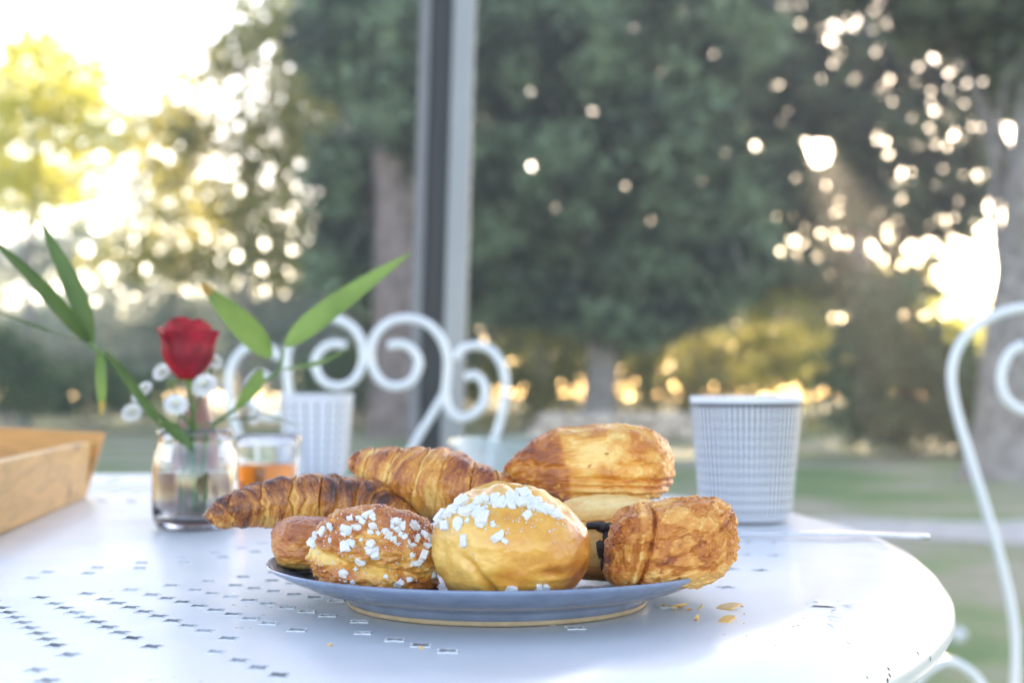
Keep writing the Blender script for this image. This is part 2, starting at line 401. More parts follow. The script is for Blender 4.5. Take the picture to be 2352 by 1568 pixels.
# trunk at the right edge with its boughs above
tree('cedar_tree', 'thick grey trunk at the right edge behind the garden chair', gp(2330, 13.3),
     [gp(2318, 13.3, -.05), A(2325, 1000, 13.3), A(2338, 800, 13.3), A(2368, 520, 13.3), A(2395, 200, 13.4), A(2420, -150, 13.5)], [.48, .36, .31, .26, .24, .2],
     [bl(2230, 40, 14, 190, 70, 170, 1.2), bl(2420, 120, 13.6, 160, 190, 260, 1.2), bl(2340, -110, 13.8, 300, 110, 420, 1.6), bl(2150, -60, 14.5, 240, 90, 240, 1.4)],
     M['conifer'], M['bark'], per=11, size=.055, spread=.24, flat=.4, seed=3, limbs=6, mult=1.8)
# airy tree through which the sun shines
tree('conifer_tree', 'airy conifer on the right with the low sun sparkling through', gp(1965, 31),
     [gp(1965, 31, -.1), A(1968, 800, 31), A(1975, 500, 31), A(1985, 200, 31.2), A(1990, -100, 31.4)], [.30, .25, .22, .18, .1],
     [bl(1780, 210, 30.5, 170, 130, 210, 1.6), bl(1700, 560, 30.5, 110, 110, 150, 1.4), bl(1960, 300, 31, 200, 110, 190, 1.6), bl(1760, 430, 30.5, 130, 120, 170, 1.4), bl(1880, 470, 31, 190, 80, 170, 1.5), bl(2080, 400, 31.5, 170, 90, 120, 1.5),
      bl(2180, 260, 31, 150, 70, 80, 1.5), bl(1960, 130, 31, 260, 60, 150, 1.6), bl(2080, 560, 32, 170, 80, 70, 1.5), bl(1870, 345, 30.8, 90, 70, 60, 1.0), bl(1800, 20, 30, 170, 60, 120, 1.6), bl(2160, 140, 31, 160, 70, 140, 1.5), bl(2230, 400, 31.5, 110, 80, 130, 1.4), bl(2130, 490, 31.5, 150, 60, 110, 1.4), bl(2290, 180, 31, 110, 90, 110, 1.4), bl(1990, 660, 32, 190, 50, 80, 1.4), bl(1790, 610, 31, 130, 90, 130, 1.5), bl(1900, 640, 31.5, 110, 70, 80, 1.4)],
     M['conifer'], M['bark'], per=8, size=.115, spread=.30, flat=.45, seed=4, limbs=10, mult=3.6, extra=[bl(1850, 290, 30.6, 60, 34, 190, .7)],
     gaps=GAPS_R)
# sun-yellow tree at the left edge and airy trees beside it
tree('maple_tree', 'bright yellow sunlit tree at the left edge', gp(60, 30),
     [gp(60, 30, -.1), A(64, 780, 30), A(70, 560, 30), A(76, 300, 30), A(80, 160, 30)], [.12, .10, .08, .05, .02],
     [bl(110, 190, 30, 140, 90, 210, 1.5), bl(20, 330, 30, 140, 120, 240, 1.5), bl(190, 300, 30.4, 90, 90, 110, 1.2), bl(60, 440, 30, 150, 70, 170, 1.4), bl(-80, 260, 30, 120, 160, 200, 1.5), bl(230, 130, 30.5, 90, 70, 60, 1.2), bl(20, 90, 30, 130, 60, 60, 1.4)],
     M['yellow'], M['bark'], per=9, size=.10, spread=.40, flat=.8, seed=5, limbs=7, mult=.95, gaps=GAPS_L)
tree('ash_tree', 'thin-crowned green and yellow tree left of the pine', gp(560, 33),
     [gp(560, 33, -.1), A(560, 760, 33), A(566, 500, 33), A(560, 260, 33), A(555, 60, 33)], [.12, .10, .08, .05, .02],
     [bl(620, 130, 33, 130, 90, 110, 1.5), bl(480, 210, 33, 120, 80, 60, 1.5), bl(640, 330, 33, 110, 110, 150, 1.4), bl(500, 400, 33.4, 150, 110, 140, 1.5), bl(360, 330, 33, 120, 90, 75, 1.5), bl(420, 520, 33.5, 170, 60, 90, 1.5), bl(640, 500, 33, 110, 80, 120, 1.4), bl(700, 240, 32.6, 70, 160, 150, 1.2), bl(600, 610, 33.4, 150, 60, 130, 1.5), bl(330, 600, 33.6, 150, 60, 110, 1.5), bl(430, 300, 33, 90, 60, 60, 1.2), bl(620, 30, 33, 120, 60, 90, 1.4), bl(520, 120, 33, 90, 50, 45, 1.2)],
     M['pale'], M['bark'], per=6, size=.13, spread=.36, flat=.7, seed=6, limbs=9, mult=1.35, gaps=GAPS_L)
tree('plane_tree', 'sparse pale green tree with wide bright gaps', gp(330, 38),
     [gp(330, 38, -.1), A(330, 780, 38), A(322, 560, 38), A(320, 380, 38), A(318, 250, 38)], [.11, .09, .07, .05, .02],
     [bl(260, 420, 38, 150, 70, 75, 1.6), bl(420, 470, 38, 140, 60, 60, 1.6), bl(330, 300, 38, 140, 60, 45, 1.6), bl(560, 560, 38, 150, 40, 50, 1.6), bl(200, 560, 38, 120, 60, 70, 1.5), bl(60, 600, 38, 140, 60, 110, 1.5), bl(450, 620, 38, 160, 45, 90, 1.5)],
     M['blue'], M['bark'], per=7, size=.14, spread=.38, flat=.7, seed=7, limbs=5, mult=1.5, gaps=GAPS_L)

# darker trees in the second row close the gaps behind the cedar
tree('fir_tree', 'dark fir behind the great cedar, right of the post', gp(1240, 40),
     [gp(1240, 40, -.1), A(1240, 700, 40), A(1244, 300, 40), A(1246, -150, 40)], [.3, .26, .2, .1],
     [bl(1180, 80, 40, 170, 200, 420, 2), bl(1260, 330, 40, 200, 170, 460, 2), bl(1200, 590, 40, 200, 150, 420, 2), bl(1230, -150, 40, 220, 130, 350, 2)],
     M['conifer'], M['bark'], per=12, size=.14, spread=.55, flat=.5, seed=8, limbs=6, mult=1.3, gaps=GAPS_C)
tree('fir_tree', 'dark fir behind the great cedar, left of the sun', gp(1590, 42),
     [gp(1590, 42, -.1), A(1590, 700, 42), A(1586, 300, 42), A(1584, -150, 42)], [.3, .26, .2, .1],
     [bl(1480, 60, 42, 200, 200, 420, 2), bl(1570, 220, 42, 170, 200, 430, 2), bl(1500, 500, 42, 200, 190, 480, 2), bl(1560, -150, 42, 260, 130, 350, 2)],
     M['conifer'], M['bark'], per=12, size=.14, spread=.55, flat=.5, seed=9, limbs=6, mult=1.4, gaps=GAPS_C)
tree('fir_tree', 'dark fir in the second row left of the post', gp(840, 41),
     [gp(840, 41, -.1), A(840, 700, 41), A(842, 300, 41), A(842, -150, 41)], [.3, .26, .2, .1],
     [bl(830, 60, 41, 150, 200, 350, 2), bl(880, 330, 41, 160, 200, 420, 2), bl(850, 620, 41, 170, 150, 380, 2), bl(1010, 300, 41, 110, 330, 500, 2)],
     M['conifer'], M['bark'], per=12, size=.14, spread=.55, flat=.5, seed=10, limbs=6, mult=1.4)

# ------------------------------------------------------------------ shrubs and hedges
def shrub(name, label, x, D, blobs, mat, per=10, size=.05, spread=.22, seed=0, group='shrubs at the edge of the lawn', flat=.8):
    t = thing(name, label, 'shrub', gp(x, D), group)
    g = np.random.default_rng(seed + 500); P = blob_points(blobs, g); P[:, 2] = np.abs(P[:, 2] - .02) + .02
    link('foliage', leaf_mesh('foliage', P, per, size, spread, flat, seed + 50), mat, t, False)
    for k in range(5):
        c = blobs[k % len(blobs)][0]
        link('stem', tube('stem', [(gp(x, D)[0] + .1 * (k - 2), D, -.02), ((gp(x, D)[0] + c[0]) / 2, D, c[2] * .5), c], [.03, .022, .008], 10, 6), M['bark'], t)
    return t
shrub('shrub', 'big dark green shrub behind the patterned cup to its right', 2080, 17.5,
      [bl(2000, 860, 17.5, 130, 180, 260, .9), bl(2140, 880, 17.3, 140, 170, 260, .9), bl(2030, 730, 17.6, 90, 90, 110, .7), bl(2220, 930, 17.4, 90, 110, 140, .8)], M['dark'], size=.06, spread=.24, per=14, seed=1)
shrub('shrub', 'sunlit yellow-green bush directly above the patterned cup', 1780, 29,
      [bl(1800, 760, 29, 110, 120, 150, 1.2), bl(1700, 860, 29, 130, 90, 150, 1.2), bl(1870, 850, 29, 80, 150, 90, 1.2)], M['lime'], size=.085, spread=.36, seed=2)
shrub('shrub', 'olive bush low between the cedar trunk and the cup', 1560, 30,
      [bl(1560, 840, 30, 140, 110, 200, 1.3), bl(1470, 900, 30, 90, 80, 110, 1), bl(1640, 900, 29.5, 90, 90, 110, 1)], M['lime'], size=.085, spread=.36, seed=3)
shrub('shrub', 'olive bush low between the post and the cedar trunk', 1230, 30,
      [bl(1240, 830, 30, 130, 120, 230, 1.3), bl(1150, 900, 30, 90, 90, 110, 1), bl(1310, 900, 30.5, 70, 90, 80, 1)], M['lime'], size=.085, spread=.36, seed=4)
shrub('shrub', 'low yellow-green bush far behind the right garden chair', 2130, 33,
      [bl(2080, 660, 33, 120, 60, 90, 1.2), bl(2190, 740, 33, 100, 80, 110, 1.2)], M['yellow'], size=.09, spread=.38, seed=5)
shrub('shrub', 'fresh green bush at the left edge above the wooden tray', 30, 24,
      [bl(10, 860, 24, 120, 90, 200, 1.0), bl(-60, 800, 24, 110, 90, 160, 1.0)], M['green'], size=.07, spread=.3, seed=6)
shrub('shrub', 'dark green bush left of the red rose', 210, 28,
      [bl(190, 890, 28, 130, 60, 190, 1.1), bl(310, 910, 28, 90, 50, 110, 1), bl(90, 910, 28.4, 90, 50, 110, 1)], M['green'], size=.075, spread=.3, seed=7)
shrub('shrub', 'wide grey-green bush behind the red rose', 480, 36,
      [bl(300, 760, 36, 200, 130, 420, 1.6), bl(520, 780, 36, 200, 130, 420, 1.6), bl(680, 800, 35, 150, 140, 320, 1.5), bl(120, 780, 36.5, 170, 110, 300, 1.5)], M['blue'], size=.10, spread=.42, per=12, seed=8)
shrub('shrub', 'dark bush behind the curled chair back', 790, 30,
      [bl(770, 880, 30, 110, 90, 180, 1.1), bl(1000, 880, 30, 110, 90, 180, 1.1), bl(980, 760, 31, 100, 90, 120, 1.1)], M['green'], size=.085, spread=.34, seed=9)
# far wood closing the view: one mass
g_ = np.random.default_rng(77); fb = []
for k in range(46):
    x = -900 + k * 95; top = 700 - 55 * math.sin(k * .9) - 35 * math.sin(k * 2.3)
    if 1880 < x < 2350: top = 735
    elif 1700 <= x <= 1880: top = 640
    elif 1050 < x < 1700: top = 560
    fb.append(bl(x, (top + 905) / 2, 52 + 5 * math.sin(k * 1.7), 75, (905 - top) / 2, 300, 1.6))
fw = link('far_wood', leaf_mesh('far_wood', blob_points(fb, g_), 9, .17, .6, .8, 5), M['dark'], None, False)
tag(fw, 'dark far wood closing off the garden', 'wood', kind='stuff')

# low pale dry-stone wall at the foot of the cedar
w = thing('stone_wall', 'low pale dry-stone wall beyond the lawn at the cedar foot', 'wall', gp(1400, 23.5))
sg = np.random.default_rng(3)
for row in range(2):
    x = 1215 + 20 * row
    while x < 1600:
        wd = sg.uniform(40, 75); D = 23.5 + sg.normal() * .04; k = D / FOC
        ic = bmesh.new(); bmesh.ops.create_icosphere(ic, subdivisions=2, radius=1)
        c = Vector(gp(x + wd / 2, D, .11 + row * .21))
        for v in ic.verts:
            d = v.co.copy(); d = Vector([math.copysign(abs(q) ** .6, q) for q in d])
            n = 1 + .12 * math.sin(d.x * 5 + x) * math.cos(d.z * 4 + x)
            v.co = c + Vector((d.x * wd * k * .52 * n, d.y * .2 * n, d.z * .115 * n))
        me = bpy.data.meshes.new('stone'); ic.to_mesh(me); ic.free(); link('stone', me, M['stone'], w)
        x += wd
# one pale stone on the lawn beside the table
ic = bmesh.new(); bmesh.ops.create_icosphere(ic, subdivisions=3, radius=1)
c = at(2200, 1472, 4.7)
for v in ic.verts:
    n = 1 + .15 * math.sin(v.co.x * 3 + 1) * math.cos(v.co.y * 4) + .08 * math.sin(v.co.z * 6)
    v.co = Vector((c.x + v.co.x * .032 * n, c.y + v.co.y * .03 * n, .02 + v.co.z * .026 * n))
me = bpy.data.meshes.new('pebble'); ic.to_mesh(me); ic.free()
M['pebble'] = simple('white_stone', (.62, .6, .6), .8, var=.1, scale=60, bumps=.3)
tag(link('pebble', me, M['pebble'], None), 'single whitish stone lying on the lawn right of the table', 'stone')

# ------------------------------------------------------------------ metal post
M['post'] = simple('grey_metal', (.25, .25, .265), .45, metal=.0, var=.06, scale=5, coat=.2)
M['post_mid'] = simple('mid_grey_metal', (.17, .165, .18), .5, var=.08, scale=6)
M['post_groove_shade'] = simple('groove_shade', (.022, .023, .027), .5, var=.1, scale=6)  # near-black colour of the added insert stands in for shade inside the groove
PD = 3.1
def slab(name, xa0, xa1, xb0, xb1, ya, yb, D0, D1, mat, parent, bevel=.003):
    """upright bar: its left/right pixel edges at pixel height ya (top) and yb (bottom)"""
    cs = []
    for y, l, r in ((yb, xb0, xb1), (ya, xa0, xa1)):
        pl, pr = at(l, y, PD), at(r, y, PD)
        cs += [(pl.x, D0, pl.z), (pr.x, D0, pr.z), (pr.x, D1, pr.z), (pl.x, D1, pl.z)]
    return link(name, box_mesh(name, cs, bevel), mat, parent, False)
yb = HOR + EYE * FOC / PD; sl = -27 / 900
def px_(x, y): return x + sl * y
post = thing('metal_post', 'tall grey metal post with a dark groove behind the table', 'post', (at(px_(1045, yb), yb, PD).x, PD, 0))
T_ = -420
slab('face', px_(1044, T_), px_(1092, T_), px_(1044, yb), px_(1092, yb), T_, yb, PD - .03, PD + .05, M['post'], post)
slab('groove', px_(990, T_), px_(1046, T_), px_(990, yb), px_(1046, yb), T_, yb, PD - .005, PD + .045, M['post_groove_shade'], post)
slab('flange', px_(968, T_), px_(992, T_), px_(968, yb), px_(992, yb), T_, yb, PD - .02, PD + .05, M['post_mid'], post)
bp = at(px_(1035, yb), yb, PD)
link('base_plate', box_mesh('base_plate', [(bp.x - .11, PD - .1, 0), (bp.x + .11, PD - .1, 0), (bp.x + .11, PD + .12, 0), (bp.x - .11, PD + .12, 0),
     (bp.x - .11, PD - .1, .012), (bp.x + .11, PD - .1, .012), (bp.x + .11, PD + .12, .012), (bp.x - .11, PD + .12, .012)], .002), M['post'], post, False)

# ------------------------------------------------------------------ chairs
def rod(name, pts, r, parent, n=64): return link(name, tube(name, pts, r, n, 10), M['chair'], parent)
# chair across the table: scrolled back, drawn in a plane
CD = 1.92; kz = .91875 / 2.8
def zc(zx, zy): return at((480 + zx / 2.8) * .91875, (740 + zy / 2.8) * .91875, CD)
ch = thing('garden_chair', 'white wrought-iron chair with scrolled back across the table', 'chair', (zc(1225, 0).x, CD, 0), 'white iron garden chairs')
S_ = [(1375, 345), (1480, 338), (1565, 400), (1588, 490), (1535, 595), (1430, 632), (1330, 600), (1265, 505), (1250, 400), (1280, 280), (1370, 190), (1500, 155), (1640, 190), (1740, 290), (1788, 430), (1785, 570), (1775, 680), (1800, 790), (1880, 852), (1980, 820), (2045, 730), (2045, 620), (1980, 550), (1915, 572)]
Fr = [(1845, 440), (1890, 372), (2000, 345), (2105, 390), (2175, 500), (2195, 640), (2180, 780), (2145, 920), (2105, 1060), (2060, 1400), (2040, 1900), (2050, 2580)]
Dg = [(1782, 655), (1680, 830), (1570, 1010), (1470, 1250), (1420, 1700), (1410, 2580)]
RR = .0060
for s in (1, -1):
    mir = lambda L: [zc(1225 + s * (x - 1225), y) for x, y in L]
    rod('scroll', mir(S_), RR, ch, 140); rod('back_frame', mir(Fr), RR, ch, 90); rod('back_stay', mir(Dg), RR * .9, ch, 50)
    sx = zc(1225 + s * 825, 0).x
    rod('leg', [(sx, CD, .45), (sx + s * .01, CD + .03, .2), (sx + s * .02, CD + .06, 0)], RR, ch, 16)
    rod('leg', [(sx, CD - .38, .45), (sx + s * .008, CD - .40, .2), (sx + s * .02, CD - .42, 0)], RR, ch, 16)
sx = zc(1225 + 825, 0).x; sx2 = zc(1225 - 825, 0).x
me = box_mesh('seat', [(sx2, CD - .4, .448), (sx, CD - .4, .448), (sx, CD, .448), (sx2, CD, .448), (sx2, CD - .4, .462), (sx, CD - .4, .462), (sx, CD, .462), (sx2, CD, .462)], .005)
link('seat', me, M['chair'], ch, False)
# chair at the right edge
RD = 1.75
rc = thing('garden_chair', 'white wrought-iron chair with sweeping curved frame at the right edge', 'chair', (at(2577, 900, RD).x, RD, 0), 'white iron garden chairs')
Fr2 = [(2352, 790), (2318, 812), (2299, 865), (2312, 915), (2360, 945), (2430, 930), (2482, 860), (2478, 780), (2425, 722), (2352, 707), (2272, 730), (2212, 780), (2187, 845), (2192, 920), (2222, 1030), (2262, 1160), (2302, 1300), (2330, 1440), (2331, 1568), (2320, 1650)]
def rp(x, y, s): return at(2577 + s * (x - 2577), y, RD)
for s in (1, -1):
    rod('back_frame', [rp(x, y, s) for x, y in Fr2], .0062, rc, 150)
    b0 = rp(2320, 1650, s)
    rod('leg', [b0, (b0.x - s * .01, RD + .03, .2), (b0.x - s * .03, RD + .06, 0)], .0062, rc, 16)
    f0 = (b0.x + (.0 if s > 0 else 0), RD - .40, b0.z)
    rod('leg', [f0, (f0[0], RD - .42, .2), (f0[0] - s * .01, RD - .44, 0)], .0062, rc, 16)
    # scroll curling out under the arm beside the seat
    ax = [(2270, 1640), (2262, 1590), (2232, 1545), (2180, 1518), (2130, 1540), (2100, 1580), (2095, 1650), (2115, 1720), (2160, 1745), (2195, 1715), (2190, 1670), (2165, 1655)]
    rod('side_scroll', [rp(x, y, s) for x, y in ax], .0062, rc, 90)
b0, b1 = rp(2320, 1650, 1), rp(2320, 1650, -1)
me = box_mesh('seat', [(b0.x, RD - .4, b0.z - .008), (b1.x, RD - .4, b0.z - .008), (b1.x, RD, b0.z - .008), (b0.x, RD, b0.z - .008), (b0.x, RD - .4, b0.z + .006), (b1.x, RD - .4, b0.z + .006), (b1.x, RD, b0.z + .006), (b0.x, RD, b0.z + .006)], .005)
link('seat', me, M['chair'], rc, False)

# ------------------------------------------------------------------ the table: pierced white steel top
TC = (-.405, .930); TR = .663
def make_table():
    t = thing('garden_table', 'round white enamelled metal table with pierced pattern', 'table', (TC[0], TC[1], 0))
    FLAT = TR - .050
    verts, faces = [], []
    n = 220; base = []
    for k in range(n):
        a = 2 * math.pi * k / n; base.append(len(verts)); verts.append((FLAT * math.cos(a), FLAT * math.sin(a)))
    faces.append(base)
    holes = []
    def hole(r, a, s=1.0):
        idx = []
        for k in range(16):
            p = 2 * math.pi * k / 16; q = .0039 * s * (1 + .30 * math.cos(4 * p))
            x = r + q * math.cos(p) * 1.15; y = q * math.sin(p)
            idx.append(len(verts)); verts.append((x * math.cos(a) - y * math.sin(a), x * math.sin(a) + y * math.cos(a)))
        faces.append(idx); holes.append(idx)
    STEP = R(360 / 104); off = R(-56.4)
    for k in range(104):
        a = off + k * STEP
        hole(.349, a + STEP * .0)
        for j in range(8): hole(.3705 + j * .0147, a)
        hole(.4945, a)
        if k % 2 == 0:
            hole(.517, a + STEP * .5, .9)
            for j in range(3): hole(.537 + j * .0155, a + STEP * .5)
    for k in range(60): hole(.262, off + k * R(6)); hole(.280, off + (k + .5) * R(6))
    V = [Vector(v) for v in verts]
    ov, oe, of, _, _, orf = delaunay_2d_cdt(V, [], faces, 1, 1e-6)
    keep = [tuple(f) for f, o in zip(of, orf) if list(o) == [0]]
    bm = bmesh.new()
    bv = [bm.verts.new((v.x, v.y, 0)) for v in ov]
    for f in keep:
        try: bm.faces.new([bv[i] for i in f])
        except ValueError: pass
    bm.normal_update()
    for f in bm.faces:
        if f.normal.z < 0: f.normal_flip()
    # hole rims: rolled slightly proud, then down through the steel
    edge = [e for e in bm.edges if e.is_boundary]
    nxt = {}
    for e in edge:
        if max(e.verts[0].co.xy.length, e.verts[1].co.xy.length) < FLAT - .003:
            for v in e.verts: nxt.setdefault(v, []).append(e.other_vert(v))
    seen = set()
    for v0 in list(nxt):
        if v0 in seen: continue
        loop = [v0]; seen.add(v0)
        while True:
            c = [q for q in nxt[loop[-1]] if q not in seen]
            if not c: break
            loop.append(c[0]); seen.add(c[0])
        if len(loop) < 6: continue
        cc = sum((q.co for q in loop), Vector()) / len(loop)
        prev = loop; shade_grimy = True
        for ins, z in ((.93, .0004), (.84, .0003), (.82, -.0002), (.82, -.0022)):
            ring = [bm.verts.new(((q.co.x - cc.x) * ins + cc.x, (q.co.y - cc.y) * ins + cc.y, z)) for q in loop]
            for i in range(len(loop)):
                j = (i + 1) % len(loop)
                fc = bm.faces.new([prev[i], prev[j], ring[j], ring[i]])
                if shade_grimy and z < 0: fc.material_index = 1
            prev = ring
    # rounded border and rolled edge
    outer = [bv[i] for i in base]
    prof = [(FLAT + .008, .0006), (FLAT + .018, .0004), (FLAT + .028, -.0022), (FLAT + .037, -.0070), (FLAT + .044, -.0130), (TR, -.0215), (TR + .0005, -.0275), (TR - .002, -.032), (TR - .006, -.032), (TR - .006, -.022)]
    prev = outer
    for r, z in prof:
        ring = [bm.verts.new((r * math.cos(2 * math.pi * k / n), r * math.sin(2 * math.pi * k / n), z)) for k in range(n)]
        for i in range(n):
            j = (i + 1) % n; bm.faces.new([prev[i], prev[j], ring[j], ring[i]])
        prev = ring
    bmesh.ops.recalc_face_normals(bm, faces=bm.faces)
    up = sum(f.normal.z * f.calc_area() for f in bm.faces)
    if up < 0: bmesh.ops.reverse_faces(bm, faces=bm.faces)
    bmesh.ops.translate(bm, verts=bm.verts, vec=(TC[0], TC[1], TABLE_Z))
    me = bpy.data.meshes.new('table_top'); bm.to_mesh(me); bm.free()
    me.materials.append(M['enamel']); me.materials.append(M['shade_grime'])
    o = link('table_top', me, M['enamel'], t)
    me.polygons.foreach_set('use_smooth', [True] * len(me.polygons))
    try: me.set_sharp_from_angle(angle=R(35))
    except Exception: pass
    for k in range(4):
        a = R(35 + 90 * k); ca, sa = math.cos(a), math.sin(a)
        pts = [(TC[0] + r * ca, TC[1] + r * sa, z) for r, z in ((.5, .715), (.46, .6), (.36, .42), (.30, .25), (.36, .1), (.47, .01))]
        link('leg', tube('leg', pts, .011, 40, 10), M['enamel'], t)
    ringp = [(TC[0] + .50 * math.cos(a), TC[1] + .50 * math.sin(a), .717) for a in np.linspace(0, 2 * math.pi, 49)]
    link('under_ring', tube('under_ring', ringp, .008, 96, 8), M['enamel'], t)
    return t
table = make_table()
# blistered paint: lifted chips near the right edge
M['primer'] = simple('bare_primer', (.09, .085, .08), .8, var=.3, scale=300)
pg = np.random.default_rng(5)
for k in range(15):
    x, y = 1920 + pg.normal() * 48, 1402 + pg.normal() * 13
    D = FOC * .094 / (y - HOR); p = at(x, y, D); s = pg.uniform(.0006, .0016)
    a = pg.uniform(0, 6.28); V = []; m = 7
    for q in range(m):
        b = 2 * math.pi * q / m; r = s * pg.uniform(.6, 1.3)
        V.append((p.x + 1.7 * r * math.cos(b), p.y + r * math.sin(b), TABLE_Z + .0005 + .0006 * max(0, math.sin(b - a)) * pg.uniform(.3, 1)))
    V2 = [(v[0], v[1], v[2] - .0004) for v in V]
    me = fix_normals(mesh_np('paint_chip', V + V2, [tuple(range(m)), tuple(range(2 * m - 1, m - 1, -1))] + [(q, q + m, (q + 1) % m + m, (q + 1) % m) for q in range(m)]))
    link('paint_chip', me, M['enamel'], table, False)
D = FOC * .094 / (1395 - HOR); p = at(1888, 1395, D)
me = mesh_np('bare_patch', [(p.x - .0048, p.y - .001, TABLE_Z + .0007), (p.x - .002, p.y - .002, TABLE_Z + .0007), (p.x + .006, p.y - .003, TABLE_Z + .0007), (p.x + .002, p.y + .0015, TABLE_Z + .0007), (p.x - .003, p.y + .003, TABLE_Z + .0007)], [(0, 1, 2, 3, 4)])
link('bare_patch', me, M['primer'], table, False)

# ------------------------------------------------------------------ plate
PC = (-.0065, .625)
M['glaze'] = simple('blue_grey_glaze', (.175, .22, .325), .18, var=.16, scale=90, coat=.5, coat_r=.06)
M['bisque'] = simple('unglazed_clay', (.42, .30, .19), .8, var=.1, scale=200)
pl = thing('plate', 'blue-grey glazed stoneware plate holding the pastries', 'plate', (PC[0], PC[1], TABLE_Z))
prof = [(.002, .0068), (.040, .0068), (.058, .0074), (.072, .0098), (.085, .0135), (.094, .0170), (.0985, .0190), (.0998, .0193), (.1003, .0186), (.0990, .0172), (.092, .0136), (.084, .0102), (.076, .0078), (.070, .0067), (.0665, .0058), (.0655, .0045), (.0652, .0022), (.0620, .0022), (.0615, .0040), (.002, .0040)]
link('dish', lathe('dish', prof, (PC[0], PC[1], TABLE_Z), 160), M['glaze'], pl)
link('foot_ring', lathe('foot_ring', [(.0622, .0003), (.0648, .0003), (.0653, .0010), (.0653, .0023), (.0620, .0023)], (PC[0], PC[1], TABLE_Z), 160, closed=True), M['bisque'], pl)

# ------------------------------------------------------------------ pastries
GOLD = [(0.0, (.74, .40, .10)), (.25, (.58, .23, .038)), (.5, (.36, .105, .016)), (.75, (.145, .034, .008)), (1.0, (.045, .012, .005))]
M['croissant'] = pastry_mat('croissant_crust', GOLD, rough=.46, coat=.25, coat_r=.24, nmix=.42, nscale=160, bscale=700, bstr=.5)
M['croissant2'] = pastry_mat('croissant_crust_pale', [(0.0, (.84, .51, .16)), (.27, (.68, .29, .052)), (.52, (.48, .15, .024)), (.78, (.25, .052, .013)), (1, (.11, .024, .008))], rough=.48, coat=.22, coat_r=.25, nmix=.42, nscale=170, bscale=700, bstr=.5)
M['brioche'] = pastry_mat('brioche_crust', [(0, (.84, .50, .13)), (.3, (.74, .345, .05)), (.55, (.60, .20, .025)), (.8, (.40, .105, .015)), (1, (.24, .055, .01))], rough=.40, coat=.5, coat_r=.16, nmix=.42, nscale=110, bscale=1300, bstr=.30, sub=.2)
M['choux'] = pastry_mat('choux_crust', [(0, (.82, .52, .15)), (.28, (.66, .29, .052)), (.52, (.50, .145, .026)), (.78, (.28, .055, .013)), (1, (.12, .026, .008))], rough=.42, coat=.3, coat_r=.25, nmix=.5, nscale=150, bscale=900, bstr=.5)
M['puff'] = pastry_mat('puff_crust', [(0, (.85, .56, .20)), (.28, (.72, .33, .062)), (.52, (.53, .165, .022)), (.78, (.30, .07, .014)), (1, (.13, .03, .009))], rough=.5, coat=.15, coat_r=.28, nmix=.42, nscale=120, bscale=800, bstr=.5)
M['flaky'] = pastry_mat('flaky_crust', [(0, (.84, .50, .17)), (.25, (.72, .30, .062)), (.5, (.55, .17, .026)), (.75, (.33, .075, .014)), (1, (.13, .03, .009))], rough=.55, coat=.08, coat_r=.3, nmix=.55, nscale=150, bscale=600, bstr=.8)
M['chocolate'] = simple('chocolate', (.018, .010, .010), .35, var=.3, scale=400, bumps=.6, coat=.2)
M['sugar'] = simple('pearl_sugar', (.72, .68, .655), .45, var=.04, scale=800, bumps=.25, bdist=.0004, sub=.3)

